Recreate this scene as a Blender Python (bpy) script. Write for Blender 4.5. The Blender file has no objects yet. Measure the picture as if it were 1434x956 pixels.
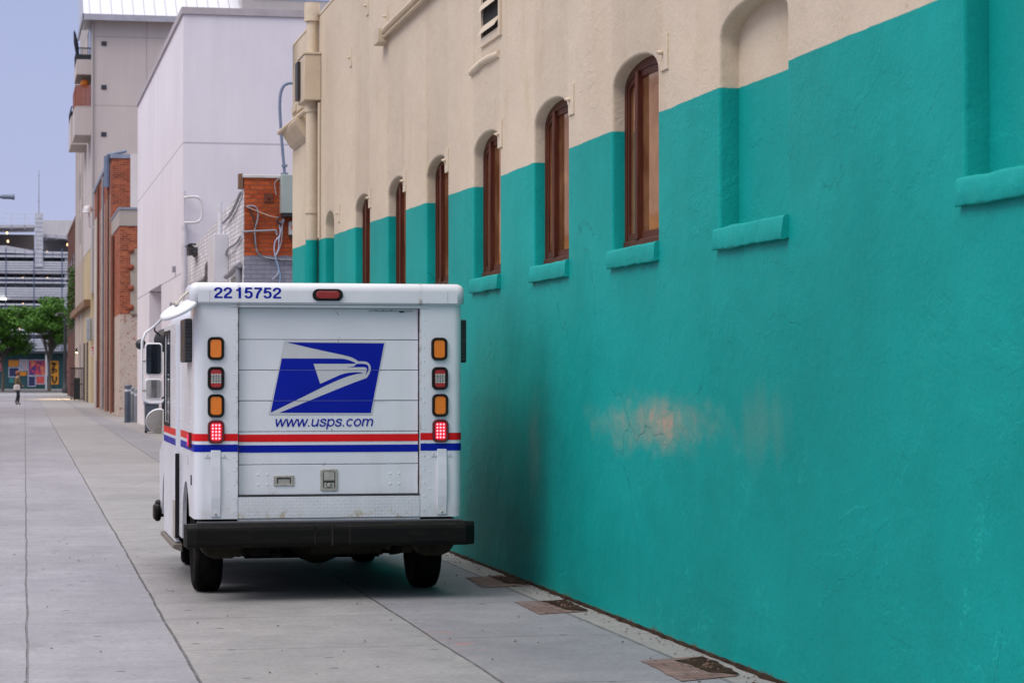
import bpy, bmesh, math, random
from mathutils import Vector, Matrix, noise as mnoise
R = math.radians
random.seed(7)
SC = bpy.context.scene
COL = SC.collection

# ------------------------------------------------------------------ camera
cam = bpy.data.cameras.new('camera')
cam.sensor_width = 36.0
cam.lens = 85.36
cam.clip_start = 0.1
cam.clip_end = 6000
cam.dof.use_dof = True
cam.dof.focus_distance = 16.9
cam.dof.aperture_fstop = 8.0
camo = bpy.data.objects.new('camera', cam)
COL.objects.link(camo)
camo.location = (0, 0, 1.57)
camo.rotation_euler = (R(90 + 0.809), 0, R(-11.779))
SC.camera = camo

# ------------------------------------------------------------------ sky, sun, exposure
SUN_EL, SUN_AZ = R(50), R(240)          # azimuth measured clockwise from +Y: behind and to the left
world = bpy.data.worlds.new('World')
SC.world = world
world.use_nodes = True
wt = world.node_tree
wt.nodes.clear()
sky = wt.nodes.new('ShaderNodeTexSky')
sky.sky_type = 'NISHITA'
sky.sun_disc = False
sky.sun_elevation = SUN_EL
sky.sun_rotation = SUN_AZ
sky.air_density = 1.0
sky.dust_density = 1.0
sky.ozone_density = 2.0
tc = wt.nodes.new('ShaderNodeTexCoord')
sep = wt.nodes.new('ShaderNodeSeparateXYZ')
wt.links.new(tc.outputs['Generated'], sep.inputs[0])
ramp = wt.nodes.new('ShaderNodeValToRGB')
for k, (p, c) in enumerate(((0.0, (0.365, 0.390, 0.600)), (0.20, (0.325, 0.360, 0.572)), (0.5, (0.80, 0.78, 0.88)), (1.0, (2.1, 1.97, 1.95)))):
    el = ramp.color_ramp.elements[k] if k < 2 else ramp.color_ramp.elements.new(p)
    el.position = p
    el.color = (*c, 1)
wt.links.new(sep.outputs['Z'], ramp.inputs[0])
scl = wt.nodes.new('ShaderNodeVectorMath'); scl.operation = 'SCALE'; scl.inputs['Scale'].default_value = 10.0
wt.links.new(ramp.outputs[0], scl.inputs[0])
mixw = wt.nodes.new('ShaderNodeMix'); mixw.data_type = 'RGBA'
mixw.inputs[0].default_value = 0.86
wt.links.new(sky.outputs[0], mixw.inputs[6])
wt.links.new(scl.outputs[0], mixw.inputs[7])
bg = wt.nodes.new('ShaderNodeBackground')
bg.inputs['Strength'].default_value = 0.10
wt.links.new(mixw.outputs[2], bg.inputs['Color'])
wo = wt.nodes.new('ShaderNodeOutputWorld')
wt.links.new(bg.outputs[0], wo.inputs['Surface'])

sl = bpy.data.lights.new('sun', 'SUN')
sl.energy = 1.2
sl.angle = R(30)
sl.color = (1.0, 0.95, 0.91)
so = bpy.data.objects.new('sun', sl)
COL.objects.link(so)
so.rotation_euler = (R(90) - SUN_EL, 0, -SUN_AZ + R(180))

SC.view_settings.view_transform = 'Standard'
SC.view_settings.look = 'None'
SC.view_settings.exposure = 0.36
SC.view_settings.gamma = 1.0
SC.view_settings.use_curve_mapping = False

# ------------------------------------------------------------------ material helpers
class NB:
    """small node-graph builder"""
    def __init__(s, name):
        s.m = bpy.data.materials.new(name)
        s.m.use_nodes = True
        s.t = s.m.node_tree
        s.t.nodes.clear()
        s.out = s.t.nodes.new('ShaderNodeOutputMaterial')
        s.b = s.t.nodes.new('ShaderNodeBsdfPrincipled')
        s.t.links.new(s.b.outputs[0], s.out.inputs[0])
        s.obj = s.t.nodes.new('ShaderNodeTexCoord').outputs['Object']
    def put(s, sock, v):
        if isinstance(v, bpy.types.NodeSocket): s.t.links.new(v, sock)
        elif isinstance(v, tuple) and len(v) == 3 and sock.type == 'RGBA': sock.default_value = (*v, 1)
        else: sock.default_value = v
    def node(s, typ, **kw):
        n = s.t.nodes.new(typ)
        for k, v in kw.items(): setattr(n, k, v)
        return n
    def math(s, op, a, b=0.0, c=None, clamp=False):
        n = s.node('ShaderNodeMath', operation=op, use_clamp=clamp)
        s.put(n.inputs[0], a); s.put(n.inputs[1], b)
        if c is not None: s.put(n.inputs[2], c)
        return n.outputs[0]
    def xyz(s, v=None):
        n = s.node('ShaderNodeSeparateXYZ'); s.put(n.inputs[0], v or s.obj)
        return n.outputs[0], n.outputs[1], n.outputs[2]
    def vec(s, x, y, z):
        n = s.node('ShaderNodeCombineXYZ')
        for i, v in enumerate((x, y, z)): s.put(n.inputs[i], v)
        return n.outputs[0]
    def scale(s, v, sc):
        n = s.node('ShaderNodeVectorMath', operation='MULTIPLY'); s.put(n.inputs[0], v); n.inputs[1].default_value = sc
        return n.outputs[0]
    def noise(s, sc, det=4, rough=0.55, v=None, dist=0.0):
        n = s.node('ShaderNodeTexNoise'); s.put(n.inputs['Vector'], v or s.obj)
        n.inputs['Scale'].default_value = sc; n.inputs['Detail'].default_value = det
        n.inputs['Roughness'].default_value = rough; n.inputs['Distortion'].default_value = dist
        return n.outputs['Fac']
    def voro(s, sc, feature='F1', v=None, out='Distance'):
        n = s.node('ShaderNodeTexVoronoi', feature=feature); s.put(n.inputs['Vector'], v or s.obj)
        n.inputs['Scale'].default_value = sc
        return n.outputs[out]
    def mr(s, v, a, b, c=0.0, d=1.0, smooth=True):
        n = s.node('ShaderNodeMapRange', interpolation_type='SMOOTHSTEP' if smooth else 'LINEAR', clamp=True)
        s.put(n.inputs['Value'], v)
        for k, x in zip(('From Min', 'From Max', 'To Min', 'To Max'), (a, b, c, d)): s.put(n.inputs[k], x)
        return n.outputs[0]
    def mix(s, f, a, b, blend='MIX'):
        n = s.node('ShaderNodeMix', data_type='RGBA', blend_type=blend)
        s.put(n.inputs[0], f); s.put(n.inputs[6], a); s.put(n.inputs[7], b)
        return n.outputs[2]
    def gain(s, col, f):
        """multiply a colour by a scalar socket"""
        n = s.node('ShaderNodeVectorMath', operation='SCALE')
        s.put(n.inputs[0], col if isinstance(col, bpy.types.NodeSocket) else s.rgb(col)); s.put(n.inputs['Scale'], f)
        return n.outputs[0]
    def rgb(s, c):
        n = s.node('ShaderNodeRGB'); n.outputs[0].default_value = (*c, 1); return n.outputs[0]
    def bump(s, h, strength=0.5, dist=0.01, prev=None):
        n = s.node('ShaderNodeBump'); s.put(n.inputs['Height'], h)
        n.inputs['Strength'].default_value = strength; n.inputs['Distance'].default_value = dist
        if prev is not None: s.t.links.new(prev, n.inputs['Normal'])
        return n.outputs[0]
    def done(s, color=None, rough=0.7, normal=None, metal=0.0, spec=0.5, emis=None, estr=0.0, coat=0.0):
        if color is not None: s.put(s.b.inputs['Base Color'], color)
        s.put(s.b.inputs['Roughness'], rough); s.put(s.b.inputs['Metallic'], metal)
        s.put(s.b.inputs['Specular IOR Level'], spec)
        s.put(s.b.inputs['Coat Weight'], coat)
        if normal is not None: s.put(s.b.inputs['Normal'], normal)
        if emis is not None:
            s.put(s.b.inputs['Emission Color'], emis); s.b.inputs['Emission Strength'].default_value = estr
        return s.m

MATS = {}
def simple(name, col, rough=0.6, metal=0.0, var=0.15, sc=3.0, spec=0.5, bumpd=0.0, emis=None, estr=0.0, coat=0.0):
    if name in MATS: return MATS[name]
    n = NB(name)
    f = n.mr(n.noise(sc, 5, 0.6), 0.3, 0.7, 1 - var, 1 + var, False)
    c = n.gain(col, f)
    nm = n.bump(n.noise(sc * 14, 4, 0.6), 0.4, bumpd) if bumpd else None
    r = n.mr(n.noise(sc * 2.3, 3), 0.3, 0.7, max(rough - 0.08, 0.02), min(rough + 0.08, 1), False)
    MATS[name] = n.done(c, r, nm, metal, spec, emis, estr, coat)
    return MATS[name]

def brick_nodes(n, bw=0.215, bh=0.07, mortar=0.009, u=None):
    x, y, z = n.xyz()
    uu = n.math('ADD', x, y) if u is None else u
    w1 = n.math('MULTIPLY', n.math('SUBTRACT', n.noise(2.1, 2), 0.5), 0.025)
    v = n.vec(n.math('ADD', uu, w1), n.math('ADD', z, w1), 0.0)
    b = n.node('ShaderNodeTexBrick')
    n.put(b.inputs['Vector'], v)
    b.inputs['Color1'].default_value = (0, 0, 0, 1); b.inputs['Color2'].default_value = (1, 1, 1, 1)
    b.inputs['Mortar'].default_value = (0.5, 0.5, 0.5, 1)
    b.inputs['Scale'].default_value = 1.0
    b.inputs['Mortar Size'].default_value = mortar
    b.inputs['Mortar Smooth'].default_value = 0.3
    b.inputs['Bias'].default_value = 0.0
    b.inputs['Brick Width'].default_value = bw
    b.inputs['Row Height'].default_value = bh
    return b.outputs['Color'], b.outputs['Fac'], z
def brick_mat(name, c1, c2, mort, rough=0.9, bh=0.07, bw=0.215, paint=None, mortar=0.009):
    """paint: list of (z_min, z_max, colour) zones where the bricks have been painted over"""
    n = NB(name)
    cc, fac, z = brick_nodes(n, bw=bw, bh=bh, mortar=mortar)
    base = n.mix(cc, c1, c2)
    base = n.gain(base, n.mr(n.noise(1.3, 5, 0.65), 0.25, 0.75, 0.6, 1.35, False))
    base = n.gain(base, n.mr(n.noise(19, 3, 0.6), 0.3, 0.7, 0.8, 1.2, False))
    col = n.mix(fac, base, mort)
    if paint:
        for z0, z1, pc, wear in paint:
            wob = n.math('MULTIPLY', n.math('SUBTRACT', n.noise(6, 4), 0.5), 0.10)
            zz = n.math('ADD', z, wob)
            msk = n.math('MULTIPLY', n.mr(zz, z0, z0 + 0.02), n.mr(zz, z1 - 0.02, z1, 1, 0))
            chip = n.mr(n.noise(9, 5, 0.7), wear - 0.02, wear + 0.02, 1, 0) if wear < 1 else 1.0
            msk = n.math('MULTIPLY', msk, chip)
            pcol = n.gain(pc, n.mr(n.noise(2.2, 5, 0.7), 0.3, 0.7, 0.86, 1.1, False))
            pcol = n.mix(n.math('MULTIPLY', fac, 0.35), pcol, tuple(0.45 * q for q in pc))
            col = n.mix(msk, col, pcol)
    nm = n.bump(n.math('SUBTRACT', n.math('MULTIPLY', n.noise(30, 3), 0.4), fac), 0.9, 0.012)
    return n.done(col, rough, nm, spec=0.25)

# ------------------------------------------------------------------ mesh helpers
class MB:
    def __init__(s): s.v, s.f, s.mi = [], [], []
    def poly(s, pts, m=0):
        i = len(s.v); s.v += [tuple(p) for p in pts]; s.f.append(tuple(range(i, i + len(pts)))); s.mi.append(m)
    def mesh(s, vs, fs, m=0):
        i = len(s.v); s.v += [tuple(p) for p in vs]
        for f in fs: s.f.append(tuple(i + k for k in f)); s.mi.append(m)
    def box(s, x0, x1, y0, y1, z0, z1, m=0):
        s.mesh([(x0, y0, z0), (x1, y0, z0), (x1, y1, z0), (x0, y1, z0), (x0, y0, z1), (x1, y0, z1), (x1, y1, z1), (x0, y1, z1)],
               [(0, 3, 2, 1), (4, 5, 6, 7), (0, 1, 5, 4), (1, 2, 6, 5), (2, 3, 7, 6), (3, 0, 4, 7)], m)
    def prism(s, poly, axis, a, b, m=0):
        """2-D outline extruded along an axis from a to b"""
        def P(p, d):
            if axis == 'x': return (d, p[0], p[1])
            if axis == 'y': return (p[0], d, p[1])
            return (p[0], p[1], d)
        k = len(poly)
        vs = [P(p, a) for p in poly] + [P(p, b) for p in poly]
        fs = [tuple(range(k))[::-1], tuple(range(k, 2 * k))] + [(i, (i + 1) % k, k + (i + 1) % k, k + i) for i in range(k)]
        s.mesh(vs, fs, m)
    def tube(s, pts, r, n=8, m=0, caps=True):
        pts = [Vector(p) for p in pts]
        rr = r if isinstance(r, (list, tuple)) else [r] * len(pts)
        vs, fs = [], []
        up = None
        for i, p in enumerate(pts):
            d = (pts[min(i + 1, len(pts) - 1)] - pts[max(i - 1, 0)]).normalized()
            if up is None:
                up = Vector((0, 0, 1)) if abs(d.z) < 0.9 else Vector((1, 0, 0))
            a = d.cross(up).normalized(); b = a.cross(d).normalized(); up = b
            for k in range(n):
                t = 2 * math.pi * k / n
                vs.append(p + (a * math.cos(t) + b * math.sin(t)) * rr[i])
        for i in range(len(pts) - 1):
            for k in range(n):
                fs.append((i * n + k, i * n + (k + 1) % n, (i + 1) * n + (k + 1) % n, (i + 1) * n + k))
        if caps:
            fs.append(tuple(range(n))[::-1]); fs.append(tuple(range((len(pts) - 1) * n, len(pts) * n)))
        s.mesh(vs, fs, m)
    def lathe(s, prof, n=24, mat=None, m=0):
        """profile of (radius, height) revolved about local z, transformed by mat"""
        mat = mat or Matrix()
        vs, fs = [], []
        for r, h in prof:
            for k in range(n):
                t = 2 * math.pi * k / n
                vs.append(mat @ Vector((r * math.cos(t), r * math.sin(t), h)))
        for i in range(len(prof) - 1):
            for k in range(n):
                fs.append((i * n + k, i * n + (k + 1) % n, (i + 1) * n + (k + 1) % n, (i + 1) * n + k))
        if prof[0][0] > 1e-6: fs.append(tuple(range(n))[::-1])
        if prof[-1][0] > 1e-6: fs.append(tuple(range((len(prof) - 1) * n, len(prof) * n)))
        s.mesh(vs, fs, m)
    def build(s, name, mats, parent=None, bevel=0.0, seg=2, smooth=None, loc=(0, 0, 0), keep_bottom=None):
        me = bpy.data.meshes.new(name)
        me.from_pydata(s.v, [], s.f)
        mats = mats if isinstance(mats, (list, tuple)) else [mats]
        for m in mats: me.materials.append(m)
        me.polygons.foreach_set('material_index', s.mi)
        bm = bmesh.new(); bm.from_mesh(me)
        bmesh.ops.remove_doubles(bm, verts=bm.verts, dist=1e-5)
        bmesh.ops.recalc_face_normals(bm, faces=bm.faces)
        if bevel:
            eds = [e for e in bm.edges if e.is_manifold and e.calc_face_angle(0) > R(30)]
            if keep_bottom is not None: eds = [e for e in eds if not all(v.co.z < keep_bottom for v in e.verts)]
            rs_ = bmesh.ops.bevel(bm, geom=eds, offset=bevel, segments=seg, profile=0.5, affect='EDGES', clamp_overlap=True)
            for f in rs_['faces']: f.smooth = True
        bm.to_mesh(me); bm.free()
        if smooth:
            me.polygons.foreach_set('use_smooth', [True] * len(me.polygons))
            me.set_sharp_from_angle(angle=R(smooth))
        o = bpy.data.objects.new(name, me)
        COL.objects.link(o)
        o.location = loc
        if parent: o.parent = parent
        return o

def tag(o, label=None, cat=None, group=None, kind=None):
    if label: o['label'] = label
    if cat: o['category'] = cat
    if group: o['group'] = group
    if kind: o['kind'] = kind
    return o
def thing(name, label, cat, loc=(0, 0, 0), rz=0.0, group=None):
    o = bpy.data.objects.new(name, None)
    COL.objects.link(o)
    o.location = loc; o.rotation_euler = (0, 0, rz)
    return tag(o, label, cat, group)
def copy_tree(o, parent=None):
    c = o.copy(); COL.objects.link(c); c.parent = parent
    for ch in [q for q in bpy.data.objects if q.parent == o]: copy_tree(ch, c)
    return c
def rrect(x0, x1, z0, z1, r, n=4):
    pts = []
    for cx, cz, a0 in ((x1 - r, z1 - r, 0), (x0 + r, z1 - r, 90), (x0 + r, z0 + r, 180), (x1 - r, z0 + r, 270)):
        for k in range(n + 1):
            a = R(a0 + 90 * k / n); pts.append((cx + r * math.cos(a), cz + r * math.sin(a)))
    return pts

# ------------------------------------------------------------------ materials of the place
WX = 3.87                                   # alley face of the teal wall
def stucco_wall():
    n = NB('painted_stucco')
    x, y, z = n.xyz()
    yz = n.vec(0.0, y, z)
    # paint line, climbing slightly towards the far end
    line = n.math('ADD', 3.165, n.math('MULTIPLY', n.math('MAXIMUM', n.math('SUBTRACT', y, 20.0), 0.0), 0.0115))
    wob = n.math('MULTIPLY', n.math('SUBTRACT', n.noise(2.2, 5, 0.65), 0.5), 0.022)
    up = n.mr(n.math('ADD', n.math('SUBTRACT', z, line), wob), -0.004, 0.004)
    big = n.noise(0.45, 5, 0.6)
    teal = n.mix(n.mr(big, 0.3, 0.7), (0.0003, 0.240, 0.214), (0.0010, 0.285, 0.258))
    # grazing sky sheen painted into the upper teal, streaked downwards
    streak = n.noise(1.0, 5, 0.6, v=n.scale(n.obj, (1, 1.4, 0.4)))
    sky_sheen = n.math('MULTIPLY', n.mr(z, 1.0, 2.9, 0.1, 0.7), n.mr(streak, 0.3, 0.75, 0.4, 1.0))
    teal = n.mix(sky_sheen, teal, (0.010, 0.350, 0.318))
    # peach patches mixed softly into the teal
    def blob(yc, zc, ry, rz, nz, amp, lo, hi):
        a = n.math('DIVIDE', n.math('SUBTRACT', y, yc), ry); c = n.math('DIVIDE', n.math('SUBTRACT', z, zc), rz)
        d = n.math('SQRT', n.math('ADD', n.math('MULTIPLY', a, a), n.math('MULTIPLY', c, c)))
        return n.mr(n.math('ADD', d, n.math('MULTIPLY', n.math('SUBTRACT', nz, 0.5), -amp)), lo, hi, 1, 0)
    sn = n.noise(4.5, 6, 0.66, v=n.scale(n.obj, (1, 0.55, 1.0)))
    sn2 = n.noise(3.2, 5, 0.6, v=n.scale(n.obj, (1, 1.2, 0.35)))
    fl = n.mr(n.noise(7.0, 7, 0.72, v=n.scale(n.obj, (1, 0.6, 1.0)), dist=0.5), 0.44, 0.58, 0.55, 1.0)
    m1 = n.math('MULTIPLY', n.math('MULTIPLY', blob(14.3, 1.27, 1.35, 0.16, sn, 2.2, 0.0, 1.5), fl), 0.32)
    m2 = n.math('MULTIPLY', n.math('MULTIPLY', blob(14.05, 1.28, 0.34, 0.13, sn, 2.4, 0.0, 1.3), fl), 0.30)
    m3 = n.math('MULTIPLY', blob(12.15, 1.31, 0.55, 0.26, sn2, 2.0, 0.0, 1.1), 0.07)
    m4 = n.math('MULTIPLY', blob(17.75, 1.05, 0.28, 0.42, sn, 1.4, 0.1, 1.1), 0.10)
    peach = n.math('ADD', n.math('ADD', m1, m2), n.math('ADD', m3, m4))
    teal = n.mix(peach, teal, (0.60, 0.30, 0.19))
    # darker blue-teal patch on the wall behind the parked truck
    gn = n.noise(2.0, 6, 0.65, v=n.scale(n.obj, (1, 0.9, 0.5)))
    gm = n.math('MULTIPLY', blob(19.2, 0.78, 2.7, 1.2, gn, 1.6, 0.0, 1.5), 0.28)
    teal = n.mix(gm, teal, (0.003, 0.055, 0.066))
    # teal chip flecks and painted highlights along lapped plaster edges, low down
    ln = n.noise(0.9, 7, 0.62, v=n.scale(n.obj, (1, 0.55, 0.9)), dist=0.35)
    le = n.mr(n.math('ABSOLUTE', n.math('SUBTRACT', ln, 0.506)), 0.0, 0.006, 1, 0)
    le = n.math('MULTIPLY', n.math('MULTIPLY', le, n.mr(n.noise(3.3, 5, 0.7), 0.50, 0.62)), n.mr(z, 0.3, 1.7, 0.8, 0.25))
    teal = n.mix(n.math('MULTIPLY', le, 0.6), teal, (0.02, 0.42, 0.38))
    mot = n.noise(1.1, 6, 0.66, v=n.scale(n.obj, (1, 0.55, 0.9)))
    teal = n.gain(teal, n.mr(mot, 0.3, 0.7, 0.92, 1.07, False))
    # hairline cracks
    wv = n.node('ShaderNodeVectorMath', operation='ADD')
    wn_ = n.node('ShaderNodeTexNoise'); n.put(wn_.inputs['Vector'], n.obj); wn_.inputs['Scale'].default_value = 2.0; wn_.inputs['Detail'].default_value = 6
    n.put(wv.inputs[0], n.scale(n.obj, (1, 0.6, 1))); n.put(wv.inputs[1], n.scale(wn_.outputs['Color'], (0.5, 0.5, 0.5)))
    ce = n.voro(0.9, 'DISTANCE_TO_EDGE', v=wv.outputs[0])
    crack = n.math('MULTIPLY', n.mr(ce, 0.0, 0.006, 1, 0), n.mr(n.noise(0.9, 4), 0.52, 0.60))
    teal = n.mix(n.math('MULTIPLY', crack, 0.55), teal, (0.0, 0.10, 0.095))
    # splash dirt along the foot of the wall
    fz = n.math('ADD', z, n.math('MULTIPLY', n.noise(5.0, 5, 0.7), -0.12))
    foot = n.mr(fz, -0.065, -0.02, 1, 0)
    teal = n.mix(foot, teal, (0.10, 0.075, 0.045))
    cream = n.mix(n.mr(big, 0.3, 0.7), (0.585, 0.490, 0.372), (0.645, 0.545, 0.418))
    cst = n.noise(1.4, 6, 0.66, v=n.scale(n.obj, (1, 1.6, 0.5)))
    cream = n.mix(n.mr(cst, 0.52, 0.8, 0, 0.40), cream, (0.46, 0.33, 0.17))
    grub = n.math('MAXIMUM', n.mr(n.noise(7, 5, 0.72), 0.62, 0.74, 0, 0.38), n.math('MULTIPLY', n.mr(n.noise(24, 4, 0.7), 0.66, 0.74, 0, 0.5), n.mr(n.noise(1.5, 3), 0.45, 0.6)))
    cream = n.mix(grub, cream, (0.22, 0.19, 0.15))
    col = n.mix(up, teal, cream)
    fine = n.mr(n.noise(60, 3, 0.6), 0.3, 0.7, 0.93, 1.07, False)
    col = n.gain(col, fine)
    # trowelled relief: slow waves, lapped plaster edges, drag marks, sand grain
    slow = n.noise(1.3, 4, 0.5, v=n.scale(n.obj, (1, 0.7, 1)))
    lap = n.mr(n.noise(0.9, 7, 0.62, v=n.scale(n.obj, (1, 0.55, 0.9)), dist=0.35), 0.50, 0.512)
    lap2 = n.mr(n.noise(1.7, 7, 0.66, v=n.scale(n.obj, (1, 0.6, 1.1)), dist=0.5), 0.57, 0.58)
    lapm = n.mr(n.noise(0.7, 3), 0.42, 0.58)
    lap = n.math('MULTIPLY', n.math('ADD', lap, n.math('MULTIPLY', lap2, 0.7)), lapm)
    drag = n.noise(4.0, 6, 0.6, v=n.scale(n.obj, (1, 0.7, 0.8)), dist=0.4)
    grain = n.noise(34, 5, 0.72, v=n.scale(n.obj, (1, 0.7, 1)))
    gmask = n.mr(n.noise(0.8, 3), 0.35, 0.65, 0.35, 1.0)
    nm = n.bump(n.math('SUBTRACT', slow, n.math('MULTIPLY', crack, 0.04)), 0.45, 0.07)
    nm = n.bump(lap, 0.42, 0.0035, nm)
    nm = n.bump(drag, 0.35, 0.014, nm)
    nm = n.bump(n.math('MULTIPLY', grain, gmask), 0.5, 0.008, nm)
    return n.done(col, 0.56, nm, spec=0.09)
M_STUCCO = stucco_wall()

def concrete_alley():
    n = NB('alley_concrete')
    x0, y0, z = n.xyz()
    # slab lines run half a degree off the wall
    wob = n.math('MULTIPLY', n.math('SUBTRACT', n.noise(0.5, 6, 0.65), 0.5), 0.05)
    x = n.math('ADD', n.math('SUBTRACT', x0, n.math('MULTIPLY', y0, 0.0075)), wob)
    y = n.math('ADD', y0, wob)
    def line(c, w, s=x):
        return n.mr(n.math('ABSOLUTE', n.math('SUBTRACT', s, c)), w * 0.4, w, 1, 0)
    def rep(per, off, w, s=y):
        q = n.math('ADD', s, per / 2 - off)
        q = n.math('SUBTRACT', n.math('FLOORED_MODULO', q, per), per / 2)
        return n.mr(n.math('ABSOLUTE', q), w * 0.4, w, 1, 0)
    left = n.mr(x, 0.885, 0.895, 1, 0)
    right = n.mr(x, 2.40, 2.41)
    mid = n.math('SUBTRACT', n.math('SUBTRACT', 1.0, left), right)
    big = n.noise(0.55, 6, 0.62)
    lane = n.noise(0.9, 5, 0.6, v=n.scale(n.obj, (1.0, 0.12, 1)))
    c_l = n.mix(n.mr(big, 0.25, 0.75), (0.212, 0.208, 0.232), (0.284, 0.279, 0.306))
    c_l = n.gain(c_l, n.mr(lane, 0.3, 0.7, 0.86, 1.1, False))
    c_m = n.mix(n.mr(big, 0.25, 0.75), (0.214, 0.209, 0.210), (0.288, 0.281, 0.280))
    c_r = n.mix(n.mr(big, 0.25, 0.75), (0.185, 0.182, 0.200), (0.250, 0.246, 0.264))
    col = n.mix(left, n.mix(right, c_m, c_r), c_l)
    col = n.mix(n.mr(x0, 3.645, 3.655, 0, 0.75), col, n.mix(big, (0.235, 0.222, 0.205), (0.30, 0.285, 0.265)))
    # panels differ a little
    cell = n.math('FLOOR', n.math('DIVIDE', n.math('ADD', y, -0.55), 5.1))
    wn = n.node('ShaderNodeTexWhiteNoise', noise_dimensions='2D')
    n.put(wn.inputs['Vector'], n.vec(cell, left, 0.0))
    col = n.gain(col, n.mr(wn.outputs['Value'], 0, 1, 0.93, 1.06, False))
    col = n.gain(col, n.mr(n.noise(28, 5, 0.7), 0.3, 0.7, 0.84, 1.16, False))
    col = n.gain(col, n.mr(n.noise(3.5, 6, 0.72), 0.3, 0.7, 0.87, 1.12, False))
    spk = n.mr(n.noise(140, 3, 0.6), 0.60, 0.72, 0, 0.20)
    col = n.mix(spk, col, (0.10, 0.095, 0.09))
    # broom marks across
    broom = n.noise(3.0, 4, 0.6, v=n.scale(n.obj, (0.6, 22, 1)))
    col = n.gain(col, n.mr(broom, 0.3, 0.7, 0.93, 1.07, False))
    # oil and tyre stains, gum spots
    st = n.mr(n.noise(0.9, 7, 0.72, v=n.scale(n.obj, (1.3, 0.6, 1))), 0.55, 0.74, 0, 0.45)
    col = n.mix(st, col, (0.115, 0.108, 0.108))
    gumc = n.node('ShaderNodeTexVoronoi', voronoi_dimensions='2D'); n.put(gumc.inputs['Vector'], n.scale(n.obj, (1, 1, 0)))
    gumc.inputs['Scale'].default_value = 1.5
    gr = n.node('ShaderNodeSeparateColor'); n.put(gr.inputs[0], gumc.outputs['Color'])
    gum = n.math('MULTIPLY', n.mr(gumc.outputs['Distance'], 0.028, 0.05, 1, 0), n.mr(gr.outputs[0], 0.55, 0.6))
    col = n.mix(n.math('MULTIPLY', gum, 0.75), col, (0.07, 0.068, 0.07))
    # red marking-paint smears beside the pavement joint
    rd = n.math('MULTIPLY', n.mr(n.math('ABSOLUTE', n.math('SUBTRACT', x, 2.52)), 0.02, 0.16, 1, 0), n.mr(n.math('ABSOLUTE', n.math('SUBTRACT', y, 14.1)), 0.2, 1.2, 1, 0))
    rd = n.math('MULTIPLY', rd, n.mr(n.noise(5.5, 5, 0.7), 0.52, 0.66, 0, 0.55))
    col = n.mix(rd, col, (0.42, 0.14, 0.10))
    # joints
    j = n.math('MULTIPLY', line(0.02, 0.009), 0.85)
    j = n.math('MAXIMUM', j, line(0.89, 0.011))
    j = n.math('MAXIMUM', j, line(2.405, 0.011))
    w2 = n.math('MULTIPLY', n.mr(n.math('ABSOLUTE', n.math('SUBTRACT', x0, 3.65)), 0.006, 0.022, 1, 0), n.mr(y0, 35.0, 36.0, 1, 0))
    j = n.math('MAXIMUM', j, n.math('MULTIPLY', w2, 0.7))
    tl = n.math('MULTIPLY', rep(5.1, 15.7, 0.013), n.mr(x, 0.88, 0.89, 1, 0))
    tm = n.math('MULTIPLY', rep(1.85, 14.0, 0.013), n.math('MULTIPLY', mid, 0.55))
    tr = n.math('MULTIPLY', rep(2.2, 14.35, 0.012), n.math('MULTIPLY', right, 0.7))
    j2 = n.math('MAXIMUM', n.math('MULTIPLY', tl, 0.6), n.math('MAXIMUM', tm, tr))
    jj = n.math('MAXIMUM', j, j2)
    jj = n.math('MULTIPLY', jj, n.mr(n.noise(4, 4, 0.6), 0.3, 0.55, 0.55, 1.0))
    col = n.mix(n.math('MULTIPLY', jj, 0.85), col, (0.06, 0.053, 0.05))
    # worn light edge on both sides of the long joints
    edge = n.math('MULTIPLY', n.math('MAXIMUM', line(0.89, 0.06), line(2.405, 0.06)), n.mr(n.noise(9, 4), 0.45, 0.65, 0, 0.25))
    col = n.mix(n.math('MULTIPLY', edge, n.math('SUBTRACT', 1.0, jj)), col, (0.36, 0.33, 0.30))
    nm = n.bump(n.noise(3.0, 5, 0.6), 0.3, 0.012)
    nm = n.bump(n.noise(90, 4, 0.7), 0.5, 0.003, nm)
    nm = n.bump(n.math('SUBTRACT', 1.0, jj), 0.8, 0.01, nm)
    return n.done(col, n.mr(big, 0.3, 0.7, 0.55, 0.75, False), nm, spec=0.35)
M_CONC = concrete_alley()

M_ASPH = simple('asphalt', (0.055, 0.055, 0.06), 0.85, var=0.25, sc=1.2, bumpd=0.004)
M_DIRT = simple('bare_ground', (0.12, 0.105, 0.09), 0.95, var=0.3, sc=0.5)
M_WHITEB = None

# ------------------------------------------------------------------ the ground
g = MB(); g.poly([(-2500, -600, -0.02), (2500, -600, -0.02), (2500, 4500, -0.02), (-2500, 4500, -0.02)])
tag(g.build('ground', M_DIRT), kind='structure')
g = MB(); g.poly([(-6.0, -12, 0), (5.2, -12, 0), (5.2, 226, 0), (-6.0, 226, 0)])
tag(g.build('alley_pavement', M_CONC), kind='structure')
g = MB(); g.box(-220, 220, 226, 264, -0.2, -0.012)
tag(g.build('cross_street', M_ASPH), kind='structure')
g = MB(); g.box(-220, 220, 264.0, 270.0, -0.3, 0.13)
tag(g.build('far_sidewalk', simple('far_concrete', (0.27, 0.26, 0.25), 0.8, var=0.12), bevel=0.02), kind='structure')

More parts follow.
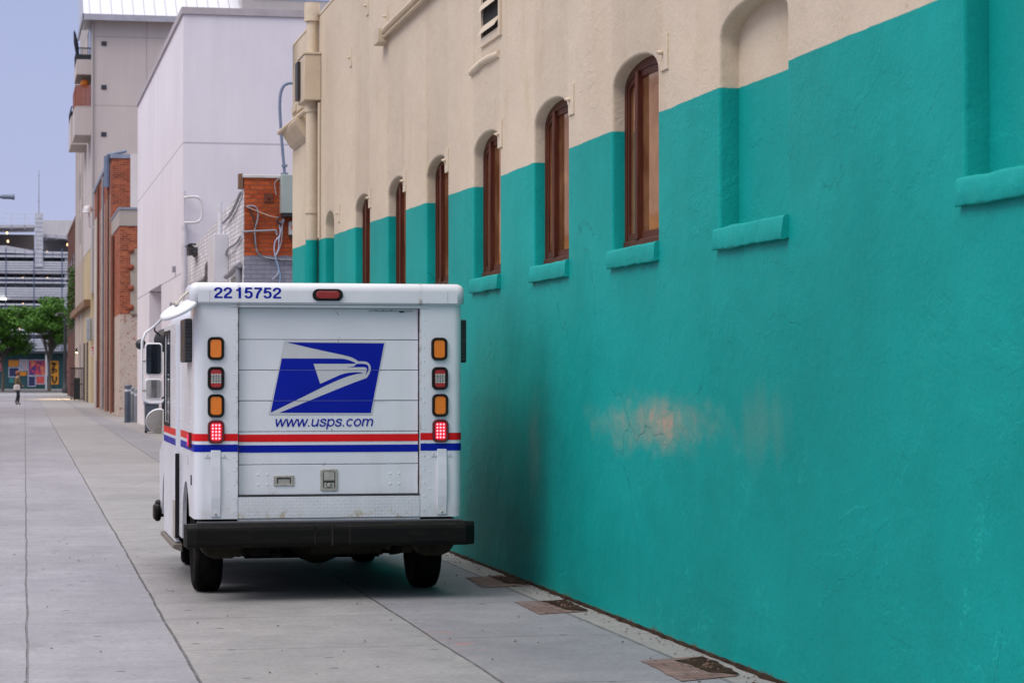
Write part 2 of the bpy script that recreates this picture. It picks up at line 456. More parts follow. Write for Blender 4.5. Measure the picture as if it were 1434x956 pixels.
# ------------------------------------------------------------------ the teal stucco building
M_WOOD = None
def wood_mat():
    n = NB('stained_wood')
    g1 = n.noise(6, 6, 0.6, v=n.scale(n.obj, (6, 6, 0.5)))
    col = n.mix(n.mr(g1, 0.3, 0.7), (0.050, 0.010, 0.004), (0.100, 0.023, 0.009))
    nm = n.bump(g1, 0.3, 0.003)
    return n.done(col, 0.5, nm, spec=0.25)
M_WOOD = wood_mat()
def pane_mat():
    n = NB('window_glass')
    col = n.mix(n.mr(n.noise(1.6, 5, 0.6, v=n.scale(n.obj, (1, 1.2, 1.6))), 0.38, 0.62), (0.30, 0.125, 0.05), (0.56, 0.30, 0.145))
    nm = n.bump(n.noise(2.2, 2), 0.10, 0.004)
    n.b.inputs['IOR'].default_value = 2.1
    return n.done(col, 0.05, nm, spec=1.0, metal=0.62)
M_PANE = pane_mat()
M_CREAMP = simple('cream_painted_metal', (0.56, 0.46, 0.33), 0.5, var=0.08, sc=4)
M_DARK = simple('dark_void', (0.012, 0.011, 0.010), 0.9, var=0.2)
M_BLACKM = simple('black_metal', (0.02, 0.02, 0.022), 0.5)
M_GREYM = simple('galvanised_steel', (0.35, 0.37, 0.42), 0.45, metal=0.6, var=0.15)

TB = thing('stucco_building', 'long stucco building painted teal below and cream above, row of arched wooden windows', 'building', (WX, 15, 0))
TBO = Vector((WX, 15, 0))
def P(mb, name, mats, parent=TB, **k):
    """mesh given in world coordinates, kept with its own origin at the world's so that textures run on"""
    o = mb.build(name, mats, parent, **k)
    if parent is TB: o.matrix_parent_inverse = Matrix.Translation(-TBO)
    return o

# (y of the far jamb, y of the near jamb, kind)
OPEN = [(9.42, 8.10, 'blind'), (12.93, 11.73, 'blind')]
for yf in (15.36, 17.76, 20.16, 22.50, 24.86, 27.27): OPEN.append((yf, yf - 1.14, 'window'))
OPEN += [(29.90, 29.08, 'blind'), (31.98, 31.12, 'blind')]
OPEN.insert(0, (5.9, 4.6, 'blind'))
ZB, ZS, ZA = 2.385, 3.405, 3.575         # sill, springing, apex
PAR = 6.10
Y0, Y1 = -4.0, 33.4
rw = random.Random(3)
def outline(yc, hw, e, bottom=True):
    """points of an arched opening grown by e, from bottom near, up, over and down to bottom far"""
    rise = ZA - ZS
    pts = [(yc - hw - e, ZB - e), (yc - hw - e, ZS)]
    N = 14
    for k in range(1, N):
        t = math.pi * (1 - k / N)
        # slightly flattened hand-built arch
        pts.append((yc + (hw + e) * math.cos(t) , ZS + (rise + e) * (math.sin(t) ** 0.8)))
    pts += [(yc + hw + e, ZS), (yc + hw + e, ZB - e)]
    return pts
wall = MB()
edges = [Y0] + [(OPEN[i][0] + OPEN[i + 1][1]) / 2 for i in range(len(OPEN) - 1)] + [Y1]
DEP = 0.115
for (yf, yn, kind), a, b in zip(OPEN, edges[:-1], edges[1:]):
    yc, hw = (yf + yn) / 2, (yf - yn) / 2
    rings = []
    for e, d in ((0.020, 0.0), (0.011, 0.002), (0.004, 0.008), (0.0, 0.020), (0.0, DEP)):
        rings.append([(WX + d, y, z) for y, z in outline(yc, hw, e)])
    r0 = rings[0]
    k = len(r0)
    # face of the bay
    wall.poly([(WX, a, 0 - 0.05), (WX, b, -0.05), (WX, b, r0[-1][2]), (WX, r0[-1][1], r0[-1][2]), (WX, r0[0][1], r0[0][2]), (WX, a, r0[0][2])])
    wall.poly([(WX, a, r0[0][2]), r0[0], r0[1], (WX, a, ZS)])
    wall.poly([r0[-1], (WX, b, r0[0][2]), (WX, b, ZS), r0[-2]])
    wall.poly([(WX, a, ZS), r0[1], (WX, r0[1][1], PAR), (WX, a, PAR)])
    wall.poly([r0[-2], (WX, b, ZS), (WX, b, PAR), (WX, r0[-2][1], PAR)])
    for i in range(1, k - 2):
        wall.poly([r0[i], r0[i + 1], (WX, r0[i + 1][1], PAR), (WX, r0[i][1], PAR)])
    for p, q in zip(rings[:-1], rings[1:]):
        for i in range(k - 1): wall.poly([p[i], q[i], q[i + 1], p[i + 1]])
        wall.poly([p[-1], q[-1], q[0], p[0]])
# returns, back and roof of the building
wall.poly([(WX, Y1, -0.05), (WX + 14, Y1, -0.05), (WX + 14, Y1, PAR), (WX, Y1, PAR)])
wall.poly([(WX, Y0, -0.05), (WX + 14, Y0, -0.05), (WX + 14, Y0, PAR), (WX, Y0, PAR)])
wall.poly([(WX + 14, Y0, -0.05), (WX + 14, Y1, -0.05), (WX + 14, Y1, PAR), (WX + 14, Y0, PAR)])
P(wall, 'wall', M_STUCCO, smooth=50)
cp = MB(); cp.box(WX - 0.004, WX + 0.28, Y0, Y1, PAR + 0.001, PAR + 0.06)
P(cp, 'coping', M_STUCCO, bevel=0.02)
rf = MB(); rf.box(WX + 0.28, WX + 14, Y0 + 0.01, Y1 - 0.01, PAR - 0.3, PAR - 0.02)
P(rf, 'roof', M_ASPH)

for (yf, yn, kind) in OPEN:
    yc, hw = (yf + yn) / 2, (yf - yn) / 2
    if kind == 'blind':
        nb = MB(); nb.poly([(WX + DEP - 0.002, y, z) for y, z in outline(yc, hw, 0.01)])
        P(nb, 'blind_panel', M_STUCCO)
    else:
        fr = MB(); q = DEP - 0.030
        o1, o2 = outline(yc, hw, 0.003), outline(yc, hw, -0.058)
        k = len(o1)
        for i in range(k):
            j = (i + 1) % k
            a1, a2, b1, b2 = o1[i], o1[j], o2[i], o2[j]
            fr.mesh([(WX + q, *a1), (WX + q, *a2), (WX + q, *b2), (WX + q, *b1), (WX + q + 0.08, *b1), (WX + q + 0.08, *b2)], [(0, 1, 2, 3), (3, 2, 5, 4)])
        f = P(fr, 'window', M_WOOD)
        # inner sash of the near leaf, set a little deeper
        sa = MB()
        i1, i2 = outline(yc, hw, -0.060), outline(yc, hw, -0.10)
        for i in range(k):
            j = (i + 1) % k
            sa.mesh([(WX + q + 0.006, *i1[i]), (WX + q + 0.006, *i1[j]), (WX + q + 0.006, *i2[j]), (WX + q + 0.006, *i2[i]), (WX + q + 0.05, *i2[i]), (WX + q + 0.05, *i2[j])], [(0, 1, 2, 3), (3, 2, 5, 4)])
        sa = P(sa, 'sash', M_WOOD); sa.parent = f; sa.matrix_parent_inverse = Matrix()
        mu = MB(); ym = yc + 0.36 * hw
        mu.box(WX + q - 0.020, WX + q + 0.060, ym - 0.035, ym + 0.035, ZB + 0.052, ZA - 0.062)
        mu = P(mu, 'mullion', M_WOOD, bevel=0.006); mu.parent = f; mu.matrix_parent_inverse = Matrix()
        gl = MB(); gl.poly([(WX + q + 0.020, y, z) for y, z in outline(yc, hw, -0.05)])
        gl = P(gl, 'pane', M_PANE); gl.parent = f; gl.matrix_parent_inverse = Matrix()
        bs = MB(); bs.box(WX + q - 0.012, WX + q + 0.05, yn + 0.004, yf - 0.004, ZB + 0.001, ZB + 0.055)
        bs = P(bs, 'bottom_rail', M_WOOD, bevel=0.008); bs.parent = f; bs.matrix_parent_inverse = Matrix()
    if hw > 0.5:
        # sill: hand-made, with a wandering outline
        sm = MB(); N = 40; vs = []; fs = []
        prof = [(0.115, 0.012), (0.02, 0.000), (-0.016, -0.004), (-0.024, -0.010), (-0.030, -0.022), (-0.033, -0.070), (-0.036, -0.112), (-0.033, -0.122), (-0.025, -0.126), (0.0, -0.118), (0.03, -0.116)]
        ya, yb = yn - 0.02, yf + 0.03
        for i in range(N + 1):
            y = ya + (yb - ya) * i / N
            sh = 1.0 if 0 < i < N else 0.82
            for (dx, dz) in prof:
                w = mnoise.noise(Vector((y * 4, dx * 9, dz * 9))) * 0.009 + mnoise.noise(Vector((y * 17, dx * 30, dz * 30))) * 0.004
                vs.append((WX + dx * 1 + w * (dx < 0.02), y, ZB + 0.004 + dz * 1 + w))
        L = len(prof)
        for i in range(N):
            for j in range(L - 1): fs.append((i * L + j, i * L + j + 1, (i + 1) * L + j + 1, (i + 1) * L + j))
        fs += [tuple(range(L)), tuple(range(N * L, N * L + L))]
        sm.mesh(vs, fs)
        P(sm, 'window_sill', M_STUCCO, smooth=38)

# wall anchor plates: small flat plates with a bolt, one between most windows
for y, z in ((14.05, 3.51), (16.5, 3.50), (19.0, 3.50), (21.4, 3.50), (23.75, 3.50), (26.1, 3.50), (28.6, 3.50), (30.6, 5.0), (30.6, 5.55), (27.6, 5.22), (26.3, 5.62), (23.7, 5.45), (24.9, 5.3), (32.5, 5.15)):
    ap = MB(); w = 0.075; h = 0.11
    ap.box(WX - 0.012, WX + 0.01, y - w, y + w, z - h, z + h)
    ap.lathe([(0.016, 0), (0.016, 0.02), (0.009, 0.028), (0.009, 0.04)], 8, Matrix.Translation((WX - 0.012, y + 0.02, z)) @ Matrix.Rotation(R(-90), 4, 'Y'))
    P(ap, 'anchor_plate', M_STUCCO, bevel=0.003)

# louvred attic vent
lv = MB(); ly0, ly1, lz0, lz1 = 19.02, 19.72, 4.36, 5.55
for a, b, c, d in ((ly0 - 0.07, ly1 + 0.07, lz0 - 0.07, lz0), (ly0 - 0.07, ly1 + 0.07, lz1, lz1 + 0.07)): lv.box(WX - 0.02, WX + 0.03, a, b, c, d)
for a, b in ((ly0 - 0.07, ly0), (ly1, ly1 + 0.07)): lv.box(WX - 0.02, WX + 0.03, a, b, lz0, lz1)
lvo = P(lv, 'louver_vent', M_STUCCO)
bk = MB(); bk.box(WX - 0.003, WX + 0.01, ly0, ly1, lz0, lz1)
bo = P(bk, 'opening', M_DARK); bo.parent = lvo; bo.matrix_parent_inverse = Matrix()
for i in range(6):
    z = lz0 + 0.02 + i * 0.19
    s = MB(); s.prism([(WX - 0.05, z), (WX - 0.045, z + 0.018), (WX - 0.004, z + 0.085), (WX - 0.004, z + 0.065)], 'y', ly0, ly1)
    o = P(s, 'slat', M_STUCCO); o.parent = lvo; o.matrix_parent_inverse = Matrix()
br = MB(); br.tube([(WX, 20.25, 4.14), (WX - 0.01, 19.95, 4.15), (WX - 0.012, 19.7, 4.165), (WX - 0.01, 19.4, 4.16), (WX, 19.05, 4.15)], [0.03, 0.035, 0.03, 0.035, 0.03], 8)
P(br, 'broken_ledge', M_STUCCO, smooth=60)
# conduit along the wall with its end box
cd = MB(); cd.tube([(WX - 0.05, 25.0, 5.12), (WX - 0.05, 24.5, 5.14), (WX - 0.05, 15.0, 5.22)], 0.032, 8)
cd.tube([(WX - 0.05, 24.9, 5.07), (WX - 0.05, 15.0, 5.15)], 0.018, 6)
cd.box(WX - 0.11, WX + 0.001, 24.8, 25.15, 5.02, 5.16)
P(cd, 'conduit', M_CREAMP, smooth=40)

# downspout, its conductor box, hood, light box at the far end
dn = MB(); dy = 30.55
dn.tube([(WX - 0.085, dy, 0.1), (WX - 0.085, dy, 5.05)], 0.078, 12)
for z in (3.62, 4.9): dn.tube([(WX - 0.085, dy, z), (WX - 0.085, dy, z + 0.05)], 0.092, 12)
dn.tube([(WX - 0.02, dy - 0.22, 3.3), (WX - 0.02, dy - 0.22, 5.0)], 0.022, 6)
dn.tube([(WX - 0.085, dy, 5.55), (WX - 0.085, dy, 6.28)], 0.07, 12)
dn.tube([(WX - 0.085, dy, 6.05), (WX - 0.085, dy, 6.28)], 0.1, 12)
P(dn, 'downspout', M_STUCCO, smooth=40)
cb = MB()
bx0, bx1, by0, by1, bz0, bz1 = WX - 0.21, WX - 0.003, 30.3, 31.0, 5.03, 5.6
cb.box(bx0, bx1, by0, by1, bz0, bz1); cb.box(bx0 - 0.012, bx1, by0 - 0.012, by1 + 0.01, bz1 + 0.001, bz1 + 0.03)
cbo = P(cb, 'conductor_box', M_CREAMP, bevel=0.006)
cv = MB(); cv.box(bx0 - 0.04, bx0 - 0.004, by1 - 0.28, by1 - 0.02, bz0 + 0.05, bz1 - 0.04)
cvo = P(cv, 'side_grille', M_BLACKM); cvo.parent = cbo; cvo.matrix_parent_inverse = Matrix()
hd = MB()
hy0, hy1 = 31.6, 33.2
hd.prism([(WX - 0.003, 4.66), (WX - 0.06, 4.70), (WX - 0.16, 4.86), (WX - 0.175, 4.90), (WX - 0.175, 4.925), (WX - 0.003, 4.99)], 'y', hy0, hy1)
hd.tube([(WX - 0.20, 33.25, 4.90), (WX - 0.07, 30.9, 5.0)], 0.035, 8)
P(hd, 'gutter_hood', M_CREAMP, bevel=0.006)
lb = MB(); lb.box(WX - 0.10, WX - 0.003, 31.6, 32.6, 5.06, 5.2); lb.box(WX - 0.12, WX - 0.1, 32.1, 32.5, 5.08, 5.18)
P(lb, 'junction_box', M_CREAMP, bevel=0.006)

# broken strip of soil and crumbled mortar along the foot of the wall
M_SOIL = simple('crumbled_soil', (0.030, 0.018, 0.011), 0.95, var=0.7, sc=7, spec=0.1, bumpd=0.01)
sv, sf = [], []
rs = random.Random(11)
NY = 340
for i in range(NY + 1):
    y = 4 + 30 * i / NY
    w = max(0.004, 0.010 + 0.035 * mnoise.noise(Vector((y * 1.1, 3, 0))) + 0.03 * mnoise.noise(Vector((y * 5, 9, 0))))
    h = 0.012 + 0.014 * (0.5 + 0.5 * mnoise.noise(Vector((y * 8, 1, 4))))
    sv += [(WX - w, y, 0.003), (WX - w * 0.5, y, h), (WX + 0.01, y, h * 1.5)]
    if i: 
        a = (i - 1) * 3; b = i * 3
        sf += [(a, b, b + 1, a + 1), (a + 1, b + 1, b + 2, a + 2)]
sm = MB(); sm.mesh(sv, sf)
tag(sm.build('soil_edge', M_SOIL, smooth=60), kind='structure')

# brick strips let into the pavement, each with a hollow against the wall
def patch_mat():
    n = NB('worn_paving_brick')
    x, y, z = n.xyz()
    b = n.node('ShaderNodeTexBrick'); n.put(b.inputs['Vector'], n.vec(n.math('ADD', x, n.math('MULTIPLY', n.noise(4, 3), 0.02)), y, 0.0))
    for k, v in (('Scale', 1.0), ('Mortar Size', 0.008), ('Brick Width', 0.22), ('Row Height', 0.105), ('Mortar Smooth', 0.4)): b.inputs[k].default_value = v
    b.inputs['Color1'].default_value = (0.145, 0.088, 0.075, 1); b.inputs['Color2'].default_value = (0.20, 0.135, 0.12, 1); b.inputs['Mortar'].default_value = (0.10, 0.085, 0.075, 1)
    col = n.gain(b.outputs['Color'], n.mr(n.noise(8, 5, 0.7), 0.25, 0.75, 0.6, 1.35, False))
    col = n.mix(n.mr(n.noise(3, 5, 0.7), 0.5, 0.7, 0, 0.6), col, (0.19, 0.18, 0.18))
    return n.done(col, 0.9, n.bump(n.math('SUBTRACT', n.noise(30, 4), b.outputs['Fac']), 0.8, 0.008), spec=0.2)
M_PATCH = patch_mat()
for q in ([(3.46, 17.66), (3.84, 17.77), (3.84, 18.77), (3.50, 18.57)], [(3.44, 15.63), (3.80, 15.76), (3.80, 16.60), (3.46, 16.52)], [(3.40, 12.05), (3.76, 12.22), (3.80, 13.10), (3.43, 12.97)]):
    pm = MB(); N = 14; ring = []
    for i in range(4):
        (xa, ya), (xb, yb) = q[i], q[(i + 1) % 4]
        for j in range(N):
            t = j / N; x, y = xa + (xb - xa) * t, ya + (yb - ya) * t
            w = mnoise.noise(Vector((x * 9, y * 9, 2))) * 0.016
            ring.append((x + w, y + w, 0.004))
    pm.poly(ring)
    tag(pm.build('brick_inset', M_PATCH), kind='structure')
    hm = MB(); ring = []
    cx = sum(p[0] for p in q) / 4 + 0.125; cy = sum(p[1] for p in q) / 4 + 0.10
    corner = [(cx - 0.07, cy - 0.34), (cx + 0.06, cy - 0.44), (cx + 0.10, cy + 0.36), (cx - 0.10, cy + 0.25)]
    for a in range(4):
        (xa, ya), (xb, yb) = corner[a], corner[(a + 1) % 4]
        for b_ in range(10):
            t = b_ / 10; x, y = xa + (xb - xa) * t, ya + (yb - ya) * t
            ring.append((x + 0.035 * mnoise.noise(Vector((x * 14, y * 9, 7))), y + 0.09 * mnoise.noise(Vector((x * 9, y * 8, 1))), 0.008))
    cen = (cx, cy, 0.008)
    for a in range(40): hm.poly([ring[a], ring[(a + 1) % 40], cen])
    tag(hm.build('soil_pocket', M_SOIL), kind='structure')
    for j in range(10):
        px, py = cx + rs.uniform(-0.05, 0.06), cy + rs.uniform(-0.25, 0.2); r = rs.uniform(0.006, 0.017)
        hm2 = MB()
        hm2.lathe([(0.0, 0), (r, 0.1 * r), (r * 0.9, 0.7 * r), (r * 0.4, 1.1 * r), (0, 1.15 * r)], 6, Matrix.Translation((px, py, 0.006)) @ Matrix.Rotation(rs.uniform(0, 6), 4, 'Z') @ Matrix.Diagonal((1, rs.uniform(.5, 1), 1, 1)))
        if j == 0: acc = hm2
        else: acc.mesh(hm2.v, hm2.f)
    tag(acc.build('loose_rubble', simple('rubble', (0.10, 0.06, 0.04), 0.95, var=0.4, sc=20)), kind='stuff')

rl = random.Random(31)
lm = MB()
for k in range(420):
    y = rl.uniform(9, 24)
    x = WX - abs(rl.gauss(0, 0.10)) - 0.02 if k < 260 else rl.uniform(-1.5, 3.8)
    r = rl.uniform(0.004, 0.012); a = rl.uniform(0, 6.28)
    lm.mesh([(x + r * math.cos(a + t) * u, y + r * math.sin(a + t) * u, 0.004 + h) for t, u, h in ((0, 1.2, 0.002), (1.7, 0.8, 0.0), (3.1, 1.1, 0.003), (4.6, 0.7, 0.001))] + [(x, y, 0.004 + r * 0.7)], [(0, 1, 4), (1, 2, 4), (2, 3, 4), (3, 0, 4)])
tag(lm.build('pavement_grit', simple('dry_grit', (0.07, 0.048, 0.034), 0.95, var=0.6, sc=15)), kind='stuff')

# ------------------------------------------------------------------ the mail truck
TK = thing('mail_truck', 'boxy white mail truck with red and blue stripes parked against the teal wall', 'truck', (2.235, 17.0, 0), R(-0.25))
def white_paint(name, dirt=0.5):
    n = NB(name)
    x, y, z = n.xyz()
    col = n.mix(n.mr(n.noise(1.5, 5, 0.6), 0.3, 0.7), (0.62, 0.645, 0.695), (0.675, 0.695, 0.74))
    st = n.noise(2.2, 6, 0.66, v=n.scale(n.obj, (3.0, 3.0, 0.5)))
    dm = n.math('MULTIPLY', n.mr(st, 0.48, 0.76, 0, 1), n.mr(z, 0.5, 1.6, dirt, dirt * 0.25))
    col = n.mix(dm, col, (0.46, 0.42, 0.36))
    sc = n.mr(n.noise(16, 5, 0.75, v=n.scale(n.obj, (1, 1, 2.5))), 0.70, 0.76, 0, 0.4)
    col = n.mix(n.math('MULTIPLY', sc, n.mr(z, 0.55, 1.3, 1, 0.15)), col, (0.33, 0.30, 0.27))
    jm = n.mr(n.math('ABSOLUTE', n.math('SUBTRACT', n.math('ABSOLUTE', x), 0.643)), 0.002, 0.020, 1, 0)
    jm = n.math('MULTIPLY', jm, n.mr(n.noise(12, 5, 0.75), 0.45, 0.65, 0, 0.7))
    col = n.mix(jm, col, (0.22, 0.15, 0.12))
    low = n.math('MULTIPLY', n.mr(z, 0.58, 0.80, 1, 0), n.mr(n.noise(6, 6, 0.7), 0.42, 0.7, 0, 0.45))
    col = n.mix(low, col, (0.40, 0.36, 0.30))
    nm = n.bump(n.noise(2.2, 3), 0.28, 0.016)
    nm = n.bump(n.noise(160, 2), 0.08, 0.001, nm)
    return n.done(col, n.mr(n.noise(3, 4), 0.3, 0.7, 0.28, 0.42, False), nm, spec=0.5, coat=0.15)
M_WHITE = white_paint('white_truck_paint', 0.45)
M_WDOOR = white_paint('white_door_paint', 0.35)
M_RUB = simple('black_rubber', (0.006, 0.006, 0.007), 0.6, var=0.3, sc=8, bumpd=0.003, spec=0.25)
M_UNDER = simple('underbody_grime', (0.008, 0.0075, 0.006), 0.9, var=0.4, sc=6, spec=0.1)
M_STEELR = simple('dirty_axle_steel', (0.020, 0.017, 0.010), 0.8, var=0.5, sc=8, spec=0.2)
M_GLASS = simple('dark_truck_glass', (0.02, 0.025, 0.03), 0.06, var=0.1, spec=0.7)
M_SEAM = simple('seam_shadow_gap', (0.03, 0.03, 0.035), 0.8)
M_RED = simple('red_stripe_vinyl', (0.62, 0.008, 0.010), 0.45, var=0.08, spec=0.2)
M_BLUE = simple('blue_stripe_vinyl', (0.0015, 0.011, 0.30), 0.45, var=0.08, spec=0.15)
M_GREYV = simple('grey_logo_vinyl', (0.50, 0.51, 0.54), 0.38, var=0.05)
M_CHROME = simple('brushed_zinc', (0.46, 0.43, 0.38), 0.38, metal=0.55, var=0.25, sc=9)
M_MIRROR = simple('mirror_glass', (0.52, 0.50, 0.46), 0.03, metal=1.0, var=0.02)
HW = 0.948
def arc(cx, cy, r, a0, a1, n): return [(cx + r * math.cos(R(a0 + (a1 - a0) * k / n)), cy + r * math.sin(R(a0 + (a1 - a0) * k / n))) for k in range(n + 1)]
def T(mb, name, mats, parent=None, **k): return mb.build(name, mats, parent or TK, **k)

# body shell: corner posts, side panels with wheel arches, nose, roof
b = MB()
RC = 0.065
for s in (-1, 1):
    pl = [(s * 0.645, 0.0)] + [(s * (HW - RC + RC * math.sin(R(t))), RC - RC * math.cos(R(t))) for t in (0, 15, 30, 45, 60, 75, 90)] + [(s * HW, 0.40), (s * (HW - 0.03), 0.40), (s * (HW - 0.03), 0.10), (s * 0.645, 0.06)]
    b.prism(pl, 'z', 0.572, 2.10)
    # side panel, outline in (y, z)
    AR = 0.385
    side = [(0.40, 0.572), (0.85 - AR * 0.985, 0.572)] + [p for p in arc(0.85, 0.42, AR, 157, 20, 14)] + [(1.25, 0.36), (3.02, 0.36)] + arc(3.40, 0.42, 0.37, 170, 12, 12) + [(3.80, 0.40), (4.15, 0.46), (4.18, 0.92), (3.42, 1.10), (2.96, 1.98), (0.40, 1.98)]
    b.prism(side, 'x', s * (HW - 0.03), s * HW)
# rear sill under the plate, nose, bonnet, windscreen pillars, cowl, floor
b.box(-0.645, 0.645, 0.012, 0.06, 0.545, 0.571)
b.box(-HW + 0.03, HW - 0.03, 4.12, 4.18, 0.42, 0.92)
b.prism([(3.42, 1.08), (4.18, 0.90), (4.18, 0.925), (3.42, 1.105)], 'x', -HW + 0.03, HW - 0.03)
b.prism([(3.42, 1.07), (2.92, 2.07), (2.96, 2.07), (3.46, 1.07)], 'x', -HW + 0.03, -HW + 0.11)
b.prism([(3.42, 1.07), (2.92, 2.07), (2.96, 2.07), (3.46, 1.07)], 'x', HW - 0.11, HW - 0.03)
# header over the roll-up door
b.box(-0.645, 0.645, 0.0, 0.06, 2.046, 2.10)
b.box(-0.70, 0.70, -0.008, 0.0, 2.052, 2.066)
# rivets
def rivet(mb, x, z, r=0.0055, y=0.0):
    mb.lathe([(r, 0), (r * 0.8, r * 0.5), (0.0, r * 0.75)], 6, Matrix.Translation((x, y, z)) @ Matrix.Rotation(R(90), 4, 'X'))
for s in (-1, 1):
    z = 0.62
    while z < 2.02:
        rivet(b, s * 0.672, z); z += 0.096
    for z in (0.62, 0.74, 0.86, 0.96): rivet(b, s * 0.712, z + 0.03)
    for k in range(16):
        z0 = 0.44 + k * 0.1
        if z0 > 0.9: b.lathe([(0.006, 0), (0.004, 0.004), (0, 0.005)], 6, Matrix.Translation((s * HW, 0.33, z0)) @ Matrix.Rotation(R(s * 90), 4, 'Y'))
        b.lathe([(0.006, 0), (0.004, 0.004), (0, 0.005)], 6, Matrix.Translation((s * HW, 1.44, z0)) @ Matrix.Rotation(R(s * 90), 4, 'Y'))
body = T(b, 'body', M_WHITE, smooth=35)
ub = MB()
ub.box(-0.90, 0.90, 0.07, 0.44, 0.47, 0.56); ub.box(-0.90, 0.90, 1.27, 3.0, 0.27, 0.56); ub.box(-0.58, 0.58, 3.0, 4.1, 0.22, 0.56); ub.box(-0.50, 0.50, 1.0, 3.0, 0.22, 0.27); ub.box(-0.66, 0.66, 1.05, 1.27, 0.24, 0.46); ub.box(-0.66, 0.66, 0.44, 1.27, 0.46, 0.56)  # boxes hung extra low to block light and darken the ground beneath
ub.box(-0.62, -0.52, 0.1, 4.0, 0.36, 0.50); ub.box(0.52, 0.62, 0.1, 4.0, 0.36, 0.50)
ub.box(-0.90, 0.90, 1.30, 1.34, 0.30, 0.52)
for s in (-1, 1): ub.box(s * 0.62, s * 0.915, 0.42, 0.45, 0.40, 0.57)
T(ub, 'chassis_and_light_block', M_UNDER)
inn = MB(); inn.box(-0.90, 0.90, 0.115, 2.9, 0.57, 2.05)
T(inn, 'cargo_lining', M_UNDER)

# roof cap across the back, main roof skin
rc = MB(); rc.box(-0.985, 0.965, -0.030, 0.50, 2.083, 2.222)
T(rc, 'roof_cap', M_WHITE, bevel=0.058, seg=5, keep_bottom=2.09)
rr_ = MB(); rr_.prism([(-0.949, 1.95), (-0.949, 1.985), (-0.90, 2.06), (-0.80, 2.12), (-0.4, 2.15), (0.4, 2.15), (0.80, 2.12), (0.90, 2.06), (0.949, 1.985), (0.949, 1.95)], 'y', 0.401, 2.97)
T(rr_, 'roof', M_WHITE, smooth=40)
for xj in (-0.846, 0.836):
    cs = MB(); cs.box(xj - 0.0015, xj + 0.0015, -0.0315, -0.0295, 2.09, 2.165)
    T(cs, 'cap_joint', simple('pale_joint', (0.38, 0.38, 0.40), 0.6))
lip = MB(); lip.box(-0.93, 0.93, -0.022, 0.0, 2.072, 2.0825)
T(lip, 'drip_rail', M_WHITE, bevel=0.003)

# roll-up door: six slats
dr = MB()
seams = [0.734, 0.947, 1.178, 1.395, 1.610, 1.824, 2.046]
for i, (za, zb) in enumerate(zip(seams[:-1], seams[1:])):
    sag = 0.0012 * (i % 3)
    dr.box(-0.636, 0.636, 0.045 + sag, 0.07, za + 0.0022, zb - 0.0022)
door = T(dr, 'roll_up_door', M_WDOOR, bevel=0.0025, seg=2)
db = MB(); db.box(-0.645, 0.645, 0.062, 0.10, 0.72, 2.05)
o = T(db, 'gasket', M_SEAM); o.parent = door
for x, z in [(x, z) for x in (-0.50, -0.435, 0.435, 0.50) for z in (0.806, 0.877)]:
    bl = MB(); bl.lathe([(0.009, 0), (0.008, 0.002), (0.004, 0.003), (0, 0.0035)], 10, Matrix.Translation((x, 0.045, z)) @ Matrix.Rotation(R(90), 4, 'X'))
    o = T(bl, 'bolt_head', M_WHITE, smooth=40); o.parent = door
# scuffs and cable scars on the slats
rs2 = random.Random(5)
for x, z, l, a in ((0.07, 1.83, 0.05, 75), (0.05, 2.02, 0.06, 130), (-0.02, 1.40, 0.03, 70), (-0.02, 1.385, 0.035, 130), (0.02, 1.195, 0.02, 90), (-0.035, 0.955, 0.035, 80), (-0.40, 0.742, 0.03, 45), (-0.385, 0.742, 0.03, 100)):
    c, s = math.cos(R(a)), math.sin(R(a)); w = 0.0022
    scf = MB(); scf.poly([(x - c * l / 2 - s * w, 0.0436, z - s * l / 2 + c * w), (x - c * l / 2 + s * w, 0.0436, z - s * l / 2 - c * w), (x + c * l / 2, 0.0436, z + s * l / 2)])
    o = T(scf, 'scuff', simple('scuff_grey', (0.16, 0.15, 0.15), 0.8)); o.parent = door
hole = MB(); hole.box(0.50, 0.535, 0.043, 0.046, 2.018, 2.030); hole.box(0.28, 0.60, 0.041, 0.0449, 2.0265, 2.0285)
for x in (0.33, 0.38, 0.44): hole.box(x, x + 0.008, 0.042, 0.0447, 2.030, 2.036)
o = T(hole, 'door_guide', M_SEAM); o.parent = door
# stripes: over the door (hung 8 mm lower) and round the corner posts
def corner_strip(s, z0, z1, off=0.0015, inner=0.646, yend=1.44):
    m = MB(); pl = [(s * inner, -off)] + [(s * (HW - RC + (RC + off) * math.sin(R(t))), RC - (RC + off) * math.cos(R(t))) for t in range(0, 91, 10)] + [(s * (HW + off), yend)]
    for p, q in zip(pl[:-1], pl[1:]): m.poly([(*p, z0), (*q, z0), (*q, z1), (*p, z1)])
    return m
for zc, mat_, nm_ in ((1.133, M_RED, 'red_stripe'), (1.058, M_BLUE, 'blue_stripe')):
    m = MB(); m.box(-0.636, 0.636, 0.0438, 0.0449, zc - 0.0255, zc + 0.0255)
    T(m, nm_, mat_)
    for s in (-1, 1): T(corner_strip(s, zc - 0.018, zc + 0.033), nm_, mat_, smooth=60)
    m = MB(); m.box(-HW - 0.0285, -HW - 0.0272, 1.60, 3.08, zc - 0.018, zc + 0.033)
    T(m, nm_, mat_)
